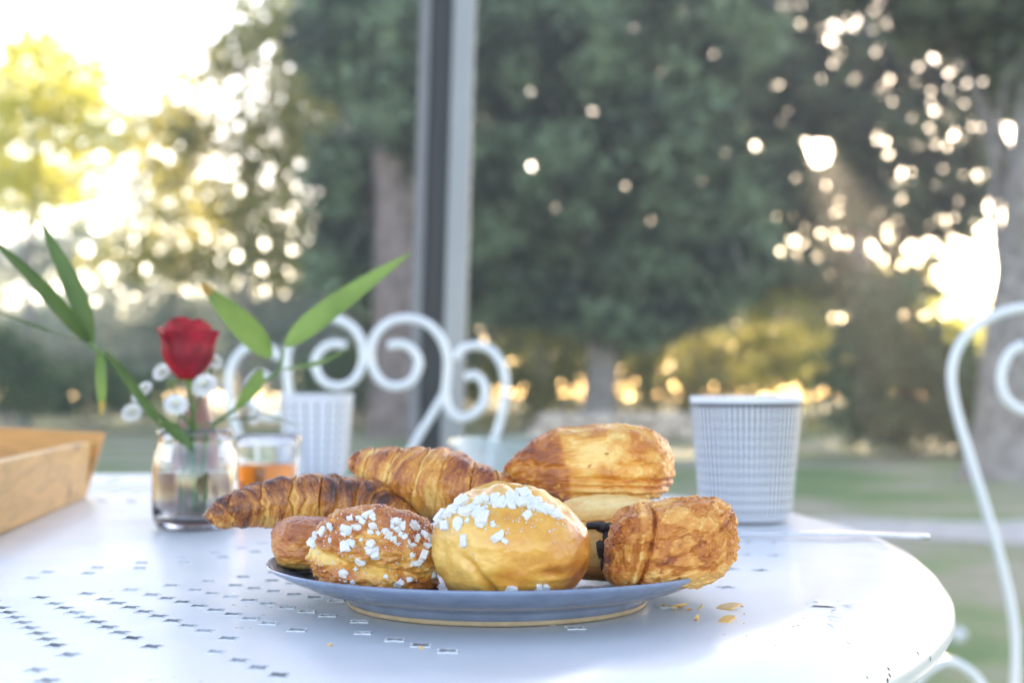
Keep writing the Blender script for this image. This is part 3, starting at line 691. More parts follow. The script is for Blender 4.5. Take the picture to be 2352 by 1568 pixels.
def croissant(name, label, spine, radii, mat, nseg=4, seed=0, squash=.92, center=.55, skew=.5, nrow=340, ncol=180, step=.15, bake0=.42):
    C = spline([tuple(at(*p)) for p in spine], nrow)
    s = np.linspace(0, 1, nrow); rad = spline([[r] for r in radii], nrow)[:, 0]
    T, N, B = frames(C)
    th = np.linspace(0, 2 * np.pi, ncol, endpoint=False)
    S, TH = np.meshgrid(s, th, indexing='ij')
    # arms measured from the broad middle; each layer ends in a lip towards the tip
    cyl = np.stack([np.cos(TH), np.sin(TH), S * 3], -1)
    wob = .12 * np.sin(TH + seed) * skew + .07 * np.sin(2 * TH + 1.3 * seed) + .10 * fbm(cyl, 1.5, 4, seed)
    d = np.where(S < center, (center - S) / center, (S - center) / (1 - center))
    side = (S < center) * 1.0
    d = np.clip(d + wob * (.25 + .6 * d) * np.where(S < center, 1, -1) * smooth01(d, 0, .15), 0, 1.2)
    ph = (d ** .88) * nseg + .5; k = np.floor(ph); f = ph - k
    amp = .55 + .45 * np.sin(k * 2.7 + seed + side * 1.9)                    # no two layers alike
    bulge = np.sin(np.pi * np.clip(f, 0, 1) ** 1.3) ** .75
    lip = smooth01(f, .78, .95)
    steps = step * (.5 + .5 * amp) * (1 - .45 * f) * (1 - smooth01(f, .93, 1.0))
    sub = fbm(np.stack([np.cos(TH) * .55 + k * 3.1, np.sin(TH) * .55 + side * 5, S * 46 + wob * 16], -1), 1.0, 3, seed + 3, .7)
    streak = fbm(np.stack([np.cos(TH) * .9 + k * 3.1, np.sin(TH) * .9, S * 70 + wob * 26], -1), 1.4, 4, seed + 5, .7)
    lump = fbm(np.stack([np.cos(TH), np.sin(TH), S * 6], -1), 1.5, 4, seed + 9)
    tq = (sub * 1.0 + .8 * lump) * 4.2; tf = tq - np.floor(tq); terr = np.floor(tq) + smooth01(tf, 0, .16)
    tedge = np.exp(-((tf - .10) / .09) ** 2)
    r = rad[:, None] * (.87 + .09 * bulge + steps) * (1 + .016 * terr + .030 * sub + .022 * streak + .09 * lump)
    P = C[:, None] + r[..., None] * (np.cos(TH)[..., None] * N[:, None] * squash + np.sin(TH)[..., None] * B[:, None])
    up = np.cos(TH)
    bake = bake0 + .16 * (bulge - .5) + .13 * up + .34 * sub + .26 * streak + .22 * lump + .22 * smooth01(d, .80, 1.05) - .30 * lip * (1 - smooth01(f, .95, .99)) * (.4 + .6 * amp) + .10 * smooth01(f, .97, 1) - .24 * tedge + .05 * terr + .10 * np.sin(k * 2.1 + seed)
    bake += .26 * smooth01(fbm(P, 75, 3, seed + 20), .05, .45) * smooth01(up, -.2, .5)
    me = fix_normals(grid_mesh(name, P, C[0] - T[0] * rad[0] * .5, C[-1] + T[-1] * rad[-1] * .5, {'bake': bake}))
    mid = C[nrow // 2]
    t = thing(name, label, 'croissant', (mid[0], mid[1], TABLE_Z + .012))
    link('crust', me, mat, t)
    return t, me

ca, ca_me = croissant('croissant', 'dark brown croissant whose burnt tip juts out over the plate left', [(478, 1186, .655), (505, 1180, .657), (560, 1166, .662), (620, 1157, .668), (690, 1156, .672), (760, 1160, .675), (840, 1170, .677), (905, 1195, .674), (950, 1225, .668)],
          [.0035, .0064, .0096, .0117, .0140, .0152, .0150, .0125, .007], M['croissant'], nseg=4.8, seed=2, center=.62, bake0=.43, step=.22)
cb_t, cb_me = croissant('croissant', 'golden croissant lying highest at the back left of the pile', [(808, 1058, .70), (835, 1066, .70), (900, 1086, .693), (985, 1112, .685), (1080, 1132, .68), (1150, 1150, .68), (1205, 1170, .685)],
          [.0045, .0080, .0137, .0186, .0163, .0120, .0060], M['croissant2'], nseg=4.3, seed=5, center=.54, bake0=.32, step=.20, skew=.9)

def superblob(c, ax, e1, e2, rot=0, tilt=0, nv=200, nu=260):
    v = np.linspace(-np.pi / 2 + .02, np.pi / 2 - .02, nv); u = np.linspace(0, 2 * np.pi, nu, endpoint=False)
    Vv, U = np.meshgrid(v, u, indexing='ij')
    sp = lambda x, e: np.sign(x) * np.abs(x) ** e
    L = np.stack([sp(np.cos(Vv), e1) * sp(np.cos(U), e2), sp(np.cos(Vv), e1) * sp(np.sin(U), e2), sp(np.sin(Vv), e1)], -1)
    return L, Vv, U     # unit local coordinates

def place(L, ax, c, rot=0, tilt=0, roll=0):
    m = np.array((Matrix.Rotation(rot, 3, 'Z') @ Matrix.Rotation(tilt, 3, 'Y') @ Matrix.Rotation(roll, 3, 'X')))
    return (L * np.asarray(ax)) @ m.T + np.asarray(c)

def nrm(P):
    a = np.gradient(P, axis=0); b = np.roll(P, -1, 1) - np.roll(P, 1, 1)
    n = np.cross(b, a); n /= np.linalg.norm(n, axis=-1)[..., None] + 1e-12
    c = P.mean((0, 1)); s = np.sign(((P - c) * n).sum(-1).mean()); return n * s

def finish(name, label, cat, P, bake, mat, part='crust', group=None):
    me = fix_normals(grid_mesh(name, P, P[0].mean(0), P[-1].mean(0), {'bake': bake}))
    c = P.mean((0, 1)); t = thing(name, label, cat, (c[0], c[1], float(P[..., 2].min())), group)
    link(part, me, mat, t)
    return t, me

# -- brioche bun (front centre)
bc = at(1173, 1248, .567)
L, Vv, U = superblob(0, 0, .92, .95)
ax = np.array([.0318, .031, .0235])
X, Y, Z = L[..., 0], L[..., 1], L[..., 2]
Pb = place(L, ax, (bc.x, bc.y, TABLE_Z + .0305))
n = nrm(Pb)
h = .0019 * fbm(L, 1.6, 3, 4) + .0008 * fbm(L, 5, 4, 8)
# puckered crown: rim, hollow in front of it, small peak behind
rx, ry = X + .10, Y + .05
rr = np.hypot(rx, ry * 1.05)
h += np.where(Z > 0, .0018 * np.exp(-((rr - .50) / .10) ** 2) - .0022 * np.exp(-((rr - .27) / .15) ** 2) * (Y < .25) + .0042 * np.exp(-((X + .18) ** 2 + (Y - .18) ** 2) / .05), 0)
h += np.where(Z > 0, .0016 * np.exp(-((X - .35) ** 2 + (Y + .35) ** 2) / .05), 0)
# sloping crease low on the left, small scar low on the right
cr = (X + .42) + (Z + .25) * .55
front = smooth01(-Y, .1, .5)
h -= .0022 * np.exp(-(cr / .07) ** 2) * smooth01(-Z, -.08, .2) * front
h -= .0010 * np.exp(-(((X - .46) / .13) ** 2 + ((Z + .28) / .07) ** 2)) * front
h += .0008 * np.exp(-(((X - .46) / .16) ** 2 + ((Z + .42) / .05) ** 2)) * front
h -= .0010 * np.exp(-(((X + .85)) / .06) ** 2) * smooth01(-Z, -.5, 0)
Pb = Pb + n * h[..., None]
Pb[..., 2] = np.maximum(Pb[..., 2], TABLE_Z + .0082 + .004 * np.clip((np.hypot(Pb[..., 0] - PC[0], Pb[..., 1] - PC[1]) - .06) / .03, 0, 2))
wr = fbm(L + .3 * fbm(L, 3, 2, 14)[..., None], 4.5, 4, 15, .6)
bake = .24 + .24 * X * front + .30 * fbm(L, 2.0, 4, 6) + .14 * wr + .22 * smooth01(-Z, .45, .85) - .10 * np.exp(-(rr / .5) ** 2) * (Z > 0) + .30 * np.exp(-(((X - .46) / .14) ** 2 + ((Z + .28) / .08) ** 2)) * front + .18 * np.exp(-(cr / .06) ** 2) * smooth01(-Z, -.08, .2) * front + .2 * smooth01(X, .55, 1)
bake += .22 * np.exp(-((rr - .36) / .07) ** 2) * (Z > 0) * smooth01(X, -.1, .3)
brioche, brioche_me = finish('brioche_bun', 'round yellow brioche bun crowned with pearl sugar', 'bun', Pb, bake, M['brioche'])

# -- sugared choux puff (front left)
cc = at(866, 1275, .580)
L, Vv, U = superblob(0, 0, .85, .9)
X, Y, Z = L[..., 0], L[..., 1], L[..., 2]
Pc = place(L, (.0262, .0225, .0178), (cc.x, cc.y, TABLE_Z + .0270), 0, R(6))
n = nrm(Pc)
seam = Z + .22 + .10 * X + .12 * fbm(L, 2.0, 2, 31)
h = .0034 * fbm(L, 1.8, 4, 21) + .0017 * fbm(L, 5.0, 5, 25, .6)
h -= .0050 * np.exp(-(seam / .11) ** 2) * (.6 + .4 * np.sin(U * 3))
h += .0016 * smooth01(-Z, .35, .8) + .0026 * np.exp(-(((X - .95) / .25) ** 2 + ((Z + .75) / .2) ** 2)) + .0022 * np.exp(-(((X + .95) / .2) ** 2 + ((Z + .2) / .2) ** 2))
rid = 1 - np.abs(fbm(L + .25 * fbm(L, 3, 2, 28)[..., None], 3.4, 4, 27, .55)) * 3
h += .0013 * np.clip(rid, -.6, 1) + .0005 * fbm(L, 14, 3, 29)
Pc = Pc + n * h[..., None]
Pc[..., 2] = np.maximum(Pc[..., 2], TABLE_Z + .0098)
bake = .52 + .55 * fbm(L, 2.6, 5, 33, .6) + .16 * np.clip(-rid, 0, 1) - .10 * np.clip(rid - .5, 0, 1) + .2 * fbm(L, 9, 3, 36) - .42 * np.exp(-(seam / .16) ** 2) + .12 * smooth01(-Z, .5, .9) - .05
choux, choux_me = finish('choux_puff', 'craggy orange-brown choux puff strewn with white sugar', 'choux puff', Pc, bake, M['choux'])

# -- plain bun behind the choux (left rim)
pc_ = at(716, 1252, .626)
L, Vv, U = superblob(0, 0, .8, .85)
X, Y, Z = L[..., 0], L[..., 1], L[..., 2]
P = place(L, (.0185, .0215, .0118), (pc_.x + .001, pc_.y, TABLE_Z + .0262), 0, R(3))
n = nrm(P); h = .0018 * fbm(L, 1.9, 4, 41) + .0010 * fbm(L, 6, 4, 44, .6); P = P + n * h[..., None]
bake = .46 + .18 * Z + .34 * fbm(L, 3.2, 5, 46) - .15 * smooth01(-Z, .2, .8)
finish('choux_puff', 'plain brown puff on the left rim, half hidden by the sugared one', 'choux puff', P, bake, M['choux'])

# -- chocolate roll on top at the back right
tc = at(1352, 1072, .690)
L, Vv, U = superblob(0, 0, .60, .50, nv=260, nu=340)
X, Y, Z = L[..., 0], L[..., 1], L[..., 2]
taper = 1 - .42 * smooth01(-X, .2, 1.0)
L2 = L.copy(); L2[..., 1] *= taper; L2[..., 2] = Z * taper + .02 - .20 * smooth01(-X, .3, 1) + .16 * np.exp(-((X - .35) / .55) ** 2) * (Z > 0) * Z
P = place(L2, (.0395, .027, .0182), (tc.x, tc.y, tc.z - .0006), R(-8), R(-1))
n = nrm(P); front = smooth01(-Y, -.1, .5)
fl = X + .18 + .10 * Z + .06 * fbm(L, 3, 2, 61)
lam = np.sin((Z * 34 + 2.2 * fbm(L * np.array([1, 1, .4]), 2.2, 3, 63) + X * 2.5)) * smooth01(-Z, .05, .4) * smooth01(X, -.35, .05) * smooth01(.98 - np.abs(Z), 0, .1)
swirl = fbm(np.stack([X * 1.6 + Z * .9, Y, Z * 1.1 - X * .8], -1) + .45 * fbm(L, 2.2, 3, 68)[..., None], 2.4, 4, 69, .6)
h = .0024 * fbm(L, 1.5, 3, 60) + .0009 * fbm(L, 5, 4, 62) + .0008 * swirl + .0011 * (1 - smooth01(fl, -.05, .03)) + .00065 * lam - .0016 * np.exp(-((Z + .22 + .12 * X) / .10) ** 2) * smooth01(X, -.3, .1) * front
tq = swirl * 2.8; tf = tq - np.floor(tq); terr = np.floor(tq) + smooth01(tf, 0, .16); tedge = np.exp(-((tf - .10) / .09) ** 2)
h += .00045 * terr
P = P + n * h[..., None]
bake = .33 - .16 * tedge + .04 * terr + .20 * fbm(L, 1.9, 4, 65) + .42 * swirl + .34 * (1 - smooth01(fl, -.06, .02)) * smooth01(fl, -.75, -.1) + .10 * smooth01(X, .5, 1) + .16 * np.clip(-lam, 0, 1) - .05 * np.clip(lam, 0, 1) + .12 * smooth01(-X, .4, .9) - .12 * smooth01(-Z, .1, .5) * smooth01(X, -.3, .1) - .16 * np.exp(-(((X - .12) / .2) ** 2 + ((Z - .35) / .35) ** 2)) + .1 * smooth01(-Z, .75, .95)
top_roll, top_me = finish('chocolate_roll', 'golden layered puff roll lying on top at the back right', 'pastry', P, bake, M['puff'])

# -- pale chocolate roll in the middle, chocolate showing
gc = at(1392, 1250, .636)
L, Vv, U = superblob(0, 0, .7, .8)
X, Y, Z = L[..., 0], L[..., 1], L[..., 2]
P = place(L, (.0275, .026, .0185), (gc.x + .002, gc.y + .002, TABLE_Z + .0275), R(12), R(0))
n = nrm(P); h = .0014 * fbm(L, 1.7, 3, 71) + .0005 * fbm(L, 6, 3, 72)
ed = Z - .62 - .08 * X
h -= .0012 * np.exp(-(ed / .06) ** 2)
h -= .0040 * np.exp(-(((X - .05) / .22) ** 2 + ((Z + .1) / .5) ** 2)) * (Y < 0)
P = P + n * h[..., None]
bake = .14 + .30 * fbm(L, 2.6, 5, 73, .6) + .42 * np.exp(-((ed + .04) / .035) ** 2) - .08 * smooth01(Z, .7, 1) + .28 * smooth01(-Z, .2, .9)
mid_roll, mid_me = finish('chocolate_roll', 'pale puff roll in the middle with dark chocolate poking out', 'pastry', P, bake, M['puff'])

# -- flaky roll front right
hc = at(1537, 1248, .580)
L, Vv, U = superblob(0, 0, .60, .62, nv=260, nu=340)
X, Y, Z = L[..., 0], L[..., 1], L[..., 2]
L2 = L.copy()
L2[..., 0] = X - np.where(X < 0, .16 * (-Z) + .0, .0) * smooth01(-X, .2, 1) * 1.0
L2[..., 2] = Z * (1 - .10 * smooth01(X, .3, 1)) + .05 * X - .03
L2[..., 2] += .10 * smooth01(X, .55, 1) * (Z < 0)
P = place(L2, (.0262, .022, .0172), (hc.x + .001, hc.y + .002, hc.z + .0004), R(5), R(-7))
n = nrm(P); front = smooth01(-Y, -.2, .5)
fold = X + .62 - .12 * Z
fold2 = X + .50 - .20 * Z
crk = fbm(L + .35 * fbm(L, 2.5, 2, 89)[..., None], 2.6, 5, 81, .6); fla = np.abs(fbm(L, 2.3, 4, 83))
h = .0018 * fbm(L, 1.6, 3, 80) + .0010 * crk + .0022 * np.exp(-(fold / .05) ** 2) * front - .0020 * np.exp(-(fold2 / .035) ** 2) * front - .0006 * (fla < .02) + .0008 * smooth01(fla, .20, .23)
tq = crk * 3.6; tf = tq - np.floor(tq); terr = np.floor(tq) + smooth01(tf, 0, .14); tedge = np.exp(-((tf - .09) / .08) ** 2)
h += .00050 * terr - .0008 * crk
swo = Z + .05 - .55 * (X - .1) - .25 * (X - .1) ** 2
P = P + n * h[..., None]
bake = .47 + .24 * crk - .26 * tedge + .05 * terr - .22 * smooth01(fla, .20, .24) + .30 * np.exp(-(swo / .09) ** 2) * front * smooth01(X, -.45, -.25) + .14 * (fla < .02) + .10 * smooth01(-fold, 0, .3) - .18 * np.exp(-(fold / .05) ** 2) + .3 * np.exp(-(fold2 / .03) ** 2) * front - .1 * smooth01(-Z, .3, .8)
flaky, flaky_me = finish('flaky_roll', 'flaky copper-brown puff roll at the front right of the plate', 'pastry', P, bake, M['flaky'])

# chocolate pieces poking from the pale roll and the top roll
deps = bpy.context.evaluated_depsgraph_get()
def bvh_of(me): return BVHTree.FromPolygons([v.co for v in me.vertices], [tuple(p.vertices) for p in me.polygons])
def cast(bvh, x, y):
    d = (at(x, y, 1.0) - Vector((0, 0, EYE))).normalized()
    loc, nor, _, _ = bvh.ray_cast(Vector((0, 0, EYE)), d)
    if loc is not None and nor.dot(d) > 0: nor = -nor
    return loc, nor
def lump_mesh(name, seed, sub=2, sharp=.3):
    g = np.random.default_rng(seed); bm = bmesh.new(); bmesh.ops.create_icosphere(bm, subdivisions=sub, radius=1)
    f = g.uniform(1.2, 2.2, 3); o = g.uniform(0, 6, 3)
    for v in bm.verts:
        d = v.co.copy(); q = fbm(np.array([[d.x * 1.4 + o[0], d.y * 1.4 + o[1], d.z * 1.4 + o[2]]]), 1.2, 3, seed)[0]
        d = Vector([math.copysign(abs(c_) ** (.5 if name == 'sugar_pearl' else .75), c_) for c_ in d]); v.co = d * (1 + sharp * 2 * q)
    me = bpy.data.meshes.new(name); bm.to_mesh(me); bm.free(); return me
mb = bvh_of(mid_me)
for k, (x, y, s, sx, sz) in enumerate([(1368, 1206, .0032, 1.3, .6), (1388, 1212, .0030, 1.2, .7), (1404, 1214, .0030, .9, .9), (1398, 1235, .0034, .8, 1.2), (1386, 1262, .0036, .9, 1.3), (1396, 1290, .0036, .9, 1.2)]):
    loc, nor = cast(mb, x, y)
    if loc is None: loc = at(x, y, .612)
    me = lump_mesh('chocolate', 40 + k); o = link('chocolate', me, M['chocolate'], mid_roll); o.location = loc; o.scale = (s * sx, s, s * sz)
tb = bvh_of(top_me)
loc, nor = cast(tb, 1306, 1122)
loc2, _ = cast(tb, 1208, 1118)
for q in (loc2,):
    if q is not None:
        o = link('chocolate', lump_mesh('chocolate', 60), M['chocolate'], top_roll); o.location = q; o.scale = (.0022, .002, .0018)

# pearl sugar
pearl = [lump_mesh('sugar_pearl', 200 + k, 2, .34) for k in range(6)]
for m_ in pearl: m_.materials.append(M['sugar'])
def sugar(bvh, parent, spots, g, base):
    for k, (x, y, s) in enumerate(spots):
        loc, nor = cast(bvh, x, y)
        if loc is None: continue
        o = bpy.data.objects.new('sugar_pearl', pearl[k % 6]); col.objects.link(o); adopt(o, parent)
        q = nor.to_track_quat('Z', 'Y').to_euler(); o.rotation_mode = 'XYZ'
        o.rotation_euler = (nor.to_track_quat('Z', 'Y') @ Matrix.Rotation(g.uniform(0, 6.28), 3, 'Z').to_quaternion()).to_euler()
        r = s * base; o.scale = (r * g.uniform(.85, 1.45), r * g.uniform(.7, 1.0), r * g.uniform(.55, .85))
        o.location = loc + nor * r * .12
g = np.random.default_rng(9)
def z7b(L): return [((1080 + x / 5.226) * .91875, (1200 + y / 5.226) * .91875, s) for x, y, s in L]
bb = bvh_of(brioche_me)
spots = z7b([(95, 560, 1.1), (130, 480, 1.2), (190, 460, 1.0), (180, 590, 1.0), (270, 410, 1.2), (320, 400, .9), (380, 300, 1.3), (430, 270, 1.2), (440, 420, 1.4), (490, 370, 1.0), (355, 555, 1.0), (340, 610, .9), (610, 450, 1.4), (660, 500, 1.4), (640, 560, 1.1), (580, 400, 1.0), (640, 260, 1.3), (700, 265, 1.1), (590, 285, .8), (830, 250, 1.1), (880, 290, 1.3), (930, 310, 1.1), (780, 280, .7), (1010, 215, 1.0), (1020, 270, 1.3), (1080, 240, 1.2), (1040, 320, 1.1), (1120, 290, 1.2), (1180, 280, 1.2), (1210, 310, 1.0), (1130, 160, 1.0), (1200, 180, 1.2), (1250, 200, 1.0), (1290, 300, 1.2), (1340, 330, 1.2), (1390, 280, 1.0), (1400, 360, 1.2), (1450, 390, 1.0), (1500, 370, 1.1), (1540, 420, 1.1), (1590, 440, 1.0), (1640, 470, .9), (1240, 455, 1.0), (420, 790, 1.0), (865, 735, 1.0), (950, 795, .5), (1040, 1425, 1.1), (1390, 1395, .8), (1480, 1390, .8), (470, 530, .6), (700, 350, .5), (790, 560, .5), (800, 590, .4)])
sugar(bb, brioche, spots, g, .00195)
def z8(L): return [((760 + x / 6.357) * .91875, (1270 + y / 6.357) * .91875, s) for x, y, s in L]
cb = bvh_of(choux_me)
spots = z8([(300, 360, 1.2), (400, 290, 1.0), (430, 330, .8), (190, 440, 1.1), (150, 530, 1.2), (160, 600, .9), (660, 320, 1.2), (690, 370, 1.1), (640, 400, .8), (730, 180, 1.0), (830, 300, 1.0), (880, 180, 1.1), (930, 210, 1.0), (1020, 110, 1.2), (1090, 130, .9), (1110, 180, .7), (1100, 290, 1.0), (1050, 380, .8), (650, 610, 1.5), (740, 570, 1.3), (1060, 560, 1.2), (1080, 650, 1.3), (1130, 740, 1.2), (1290, 370, 1.1), (1340, 430, 1.1), (1420, 490, 1.0), (1430, 210, 1.0), (1500, 220, 1.0), (1560, 280, .9), (1480, 350, 1.0), (1740, 270, 1.3), (1800, 300, .8), (1660, 560, 1.0), (1720, 590, .8), (1800, 480, .9), (1920, 420, 1.0), (2000, 480, 1.1), (2070, 530, 1.1), (1960, 600, .9), (1910, 730, 1.0), (1760, 870, 1.0), (1830, 860, 1.1), (1880, 820, .9), (1720, 740, .7), (890, 850, 1.0), (950, 850, .8), (640, 1030, 1.0), (820, 970, .7), (1520, 1190, 1.2), (1460, 1200, .7), (2060, 1030, 1.0), (2120, 1080, .9), (2170, 1140, 1.2), (2170, 1210, .9), (1300, 1090, .8), (1680, 1130, .8), (780, 1170, .7), (660, 1150, .6), (1180, 400, .6), (1600, 450, .7), (1540, 420, .8), (910, 500, .5), (420, 500, .7), (1500, 570, .6), (1400, 300, .8)])
sugar(cb, choux, spots, g, .0015)
def grains(bvh, parent, x0, x1, y0, y1, n, seed):
    gg = np.random.default_rng(seed); V = []; F = []
    for _ in range(n):
        loc, nor = cast(bvh, gg.uniform(x0, x1), gg.normal((y0 * .6 + y1 * .4), (y1 - y0) * .28))
        if loc is None or nor.z < -.35: continue
        r = gg.uniform(.00018, .00050); b0 = len(V); c = loc + nor * r * .3
        ds = [Vector(v) for v in ((1, 0, 0), (-1, 0, 0), (0, 1, 0), (0, -1, 0), (0, 0, 1), (0, 0, -1))]
        V += [tuple(c + d * r * gg.uniform(.6, 1.3)) for d in ds]
        F += [(b0 + i, b0 + j, b0 + k) for i in (0, 1) for j in (2, 3) for k in (4, 5)]
    o = link('sugar_grains', fix_normals(mesh_np('sugar_grains', V, F)), M['sugar'], parent, False); o['kind'] = 'stuff'
grains(cb, choux, 705, 1025, 1175, 1360, 420, 31); grains(bb, brioche, 995, 1300, 1120, 1260, 150, 32)
# thin lifting flakes on the laminated pastries
def flakes(bvh, parent, x0, x1, y0, y1, n, seed, size, mat, bk):
    gg = np.random.default_rng(seed)
    for _ in range(n):
        loc, nor = cast(bvh, gg.uniform(x0, x1), gg.uniform(y0, y1))
        if loc is None: continue
        q = (nor.to_track_quat('Z', 'Y') @ Matrix.Rotation(gg.uniform(0, 6.28), 3, 'Z').to_quaternion()).to_matrix()
        m = 8; r0 = size * gg.uniform(.5, 1.2); top = []; lift = gg.uniform(.15, .55)
        for k in range(m):
            b = 2 * math.pi * k / m; r = r0 * gg.uniform(.6, 1.2)
            lx, ly = r * math.cos(b), r * .55 * math.sin(b); top.append(loc + q @ Vector((lx, ly, .00012 + lift * max(0, lx + r0 * .3) * .45)))
        bot = [v - nor * .00022 for v in top]
        me = fix_normals(mesh_np('flake', top + bot, [tuple(range(m)), tuple(range(2 * m - 1, m - 1, -1))] + [(k, k + m, (k + 1) % m + m, (k + 1) % m) for k in range(m)], {'bake': np.full(2 * m, bk + gg.uniform(-.15, .15))}))
        link('flake', me, mat, parent, False)
flakes(bvh_of(flaky_me), flaky, 1400, 1680, 1170, 1330, 22, 51, .0022, M['flaky'], .42)
flakes(tb, top_roll, 1200, 1520, 1000, 1150, 8, 52, .0018, M['puff'], .40)
flakes(bvh_of(ca_me), ca, 520, 880, 1100, 1200, 10, 53, .0017, M['croissant'], .55)
flakes(bvh_of(cb_me), cb_t, 840, 1150, 1030, 1180, 10, 54, .0018, M['croissant2'], .48)

# pastry crumbs on the table
for k, (x, y, s, lab) in enumerate([(1672, 1397, .0056, 'largest golden pastry flake on the table right of the plate'), (1668, 1427, .0040, 'golden flake just in front of the largest table crumb'), (1560, 1395, .0042, 'thin flake nearest the plate foot on the table'), (1608, 1398, .0012, 'tiny crumb between two flakes right of the plate'), (1600, 1423, .0011, 'tiny crumb nearest the viewer right of the plate')]):
    D = FOC * .094 / (y - HOR); p = at(x, y, D); gg = np.random.default_rng(70 + k); m = 9; top = []; ang = gg.uniform(0, 3)
    for q in range(m):
        b = 2 * math.pi * q / m; r = s * gg.uniform(.7, 1.15)
        top.append((p.x + r * math.cos(b), p.y + r * .8 * math.sin(b), TABLE_Z + .0012 + .0012 * math.sin(b + ang)))
    bot = [(v[0], v[1], v[2] - .0007) for v in top]
    me = fix_normals(mesh_np('pastry_flake', top + bot, [tuple(range(m)), tuple(range(2 * m - 1, m - 1, -1))] + [(q, q + m, (q + 1) % m + m, (q + 1) % m) for q in range(m)], {'bake': np.full(2 * m, .12)}))
    o = link('pastry_flake', me, M['puff'], None, False); tag(o, lab, 'crumb', 'pastry crumbs on the table')

gg = np.random.default_rng(88)
for k in range(9):
    x, y = 1640 + gg.normal() * 75, 1412 + gg.normal() * 22
    if k > 6: x, y = 700 + gg.uniform(0, 600), 1455 + gg.uniform(0, 45)
    D = FOC * .094 / (y - HOR); p = at(x, y, D); r = gg.uniform(.0004, .0010)
    if math.hypot(p.x - PC[0], p.y - PC[1]) < .068: continue
    me = lump_mesh('crumb', 700 + k, 1, .4); a_ = me.attributes.new('bake', 'FLOAT', 'POINT'); a_.data.foreach_set('value', [float(gg.uniform(.05, .45))] * len(me.vertices))
    o = link('crumb', me, M['puff'], None, False); o.location = (p.x, p.y, TABLE_Z + r * .5); o.scale = (r * gg.uniform(.8, 1.8), r, r * .6)
    tag(o, 'barely visible pastry crumb on the white table near the plate', 'crumb', 'tiny crumbs round the plate')
# rust chips on the rolled rim
for o_ in table.children:
    if o_.name.startswith('table_top'): tbv = bvh_of(o_.data)
M['rust'] = simple('rust', (.10, .05, .035), .9, var=.4, scale=500)
for k, (x, y, s_) in enumerate([(2108, 1500, 1.2), (2131, 1490, .8), (2136, 1512, 1.1), (2040, 1535, 1.0), (2043, 1550, 1.5), (2038, 1562, 1.1), (2085, 1478, .6), (1992, 1556, .6), (2150, 1470, .6), (2166, 1440, .5)]):
    loc, nor = cast(tbv, x, y)
    if loc is None: continue
    q = nor.to_track_quat('Z', 'Y').to_matrix(); ph = gg.uniform(0, 6)
    V = [loc + nor * .00025 + q @ Vector((.0007 * s_ * gg.uniform(.5, 1.3) * math.cos(b), .0011 * s_ * gg.uniform(.5, 1.5) * math.sin(b), 0)) for b in np.linspace(0, 6.28, 9)[:-1]]
    link('rust_chip', mesh_np('rust_chip', V, [tuple(range(8))]), M['rust'], table, False)

# ------------------------------------------------------------------ cups
def cup_mat(name, body, ink, cols, rows, c, h, dotted=False):
    m, nt, b = new_mat(name); pos = geo_pos(nt)
    sx = nd(nt, 'ShaderNodeSeparateXYZ'); nt.links.new(pos, sx.inputs[0])
    def math_(op, a, b_=None, c_=None):
        n = nd(nt, 'ShaderNodeMath', operation=op)
        for i, q in enumerate((a, b_, c_)):
            if q is None: continue
            if isinstance(q, (int, float)): n.inputs[i].default_value = q
            else: nt.links.new(q, n.inputs[i])
        return n.outputs[0]
    ang = math_('ARCTAN2', math_('SUBTRACT', sx.outputs[1], c[1]), math_('SUBTRACT', sx.outputs[0], c[0]))
    fa = math_('FRACT', math_('MULTIPLY', ang, cols / (2 * math.pi)))
    hz = math_('DIVIDE', math_('SUBTRACT', sx.outputs[2], TABLE_Z), h)
    fz = math_('FRACT', math_('MULTIPLY', hz, float(rows)))
    la = math_('LESS_THAN', math_('ABSOLUTE', math_('SUBTRACT', fa, .5)), .25)
    lz = math_('LESS_THAN', math_('ABSOLUTE', math_('SUBTRACT', fz, .5)), .13 if not dotted else .3)
    band = math_('MULTIPLY', math_('GREATER_THAN', hz, .05), math_('LESS_THAN', hz, .925))
    if dotted:
        ink_f = math_('MULTIPLY', math_('MULTIPLY', math_('LESS_THAN', math_('ABSOLUTE', math_('SUBTRACT', fa, .5)), .11), lz), band)
    else:
        vert = math_('MULTIPLY', la, math_('ADD', .62, math_('MULTIPLY', hz, .36)))
        dots = math_('MULTIPLY', math_('MULTIPLY', lz, math_('ADD', math_('MULTIPLY', la, .75), .2)), math_('SUBTRACT', 1.15, math_('MULTIPLY', hz, .75)))
        ink_f = math_('MULTIPLY', math_('MINIMUM', math_('ADD', vert, dots), 1.0), band)
    rim = math_('MULTIPLY', math_('GREATER_THAN', hz, .918), math_('LESS_THAN', hz, .948))
    if not dotted: ink_f = math_('MAXIMUM', ink_f, math_('MULTIPLY', rim, .95))
    mx = nd(nt, 'ShaderNodeMixRGB'); nt.links.new(ink_f, mx.inputs[0]); mx.inputs[1].default_value = tuple(body) + (1,); mx.inputs[2].default_value = tuple(ink) + (1,)
    nt.links.new(mx.outputs[0], b.inputs['Base Color']); b.inputs['Roughness'].default_value = .32; b.inputs['Coat Weight'].default_value = .2
    return m
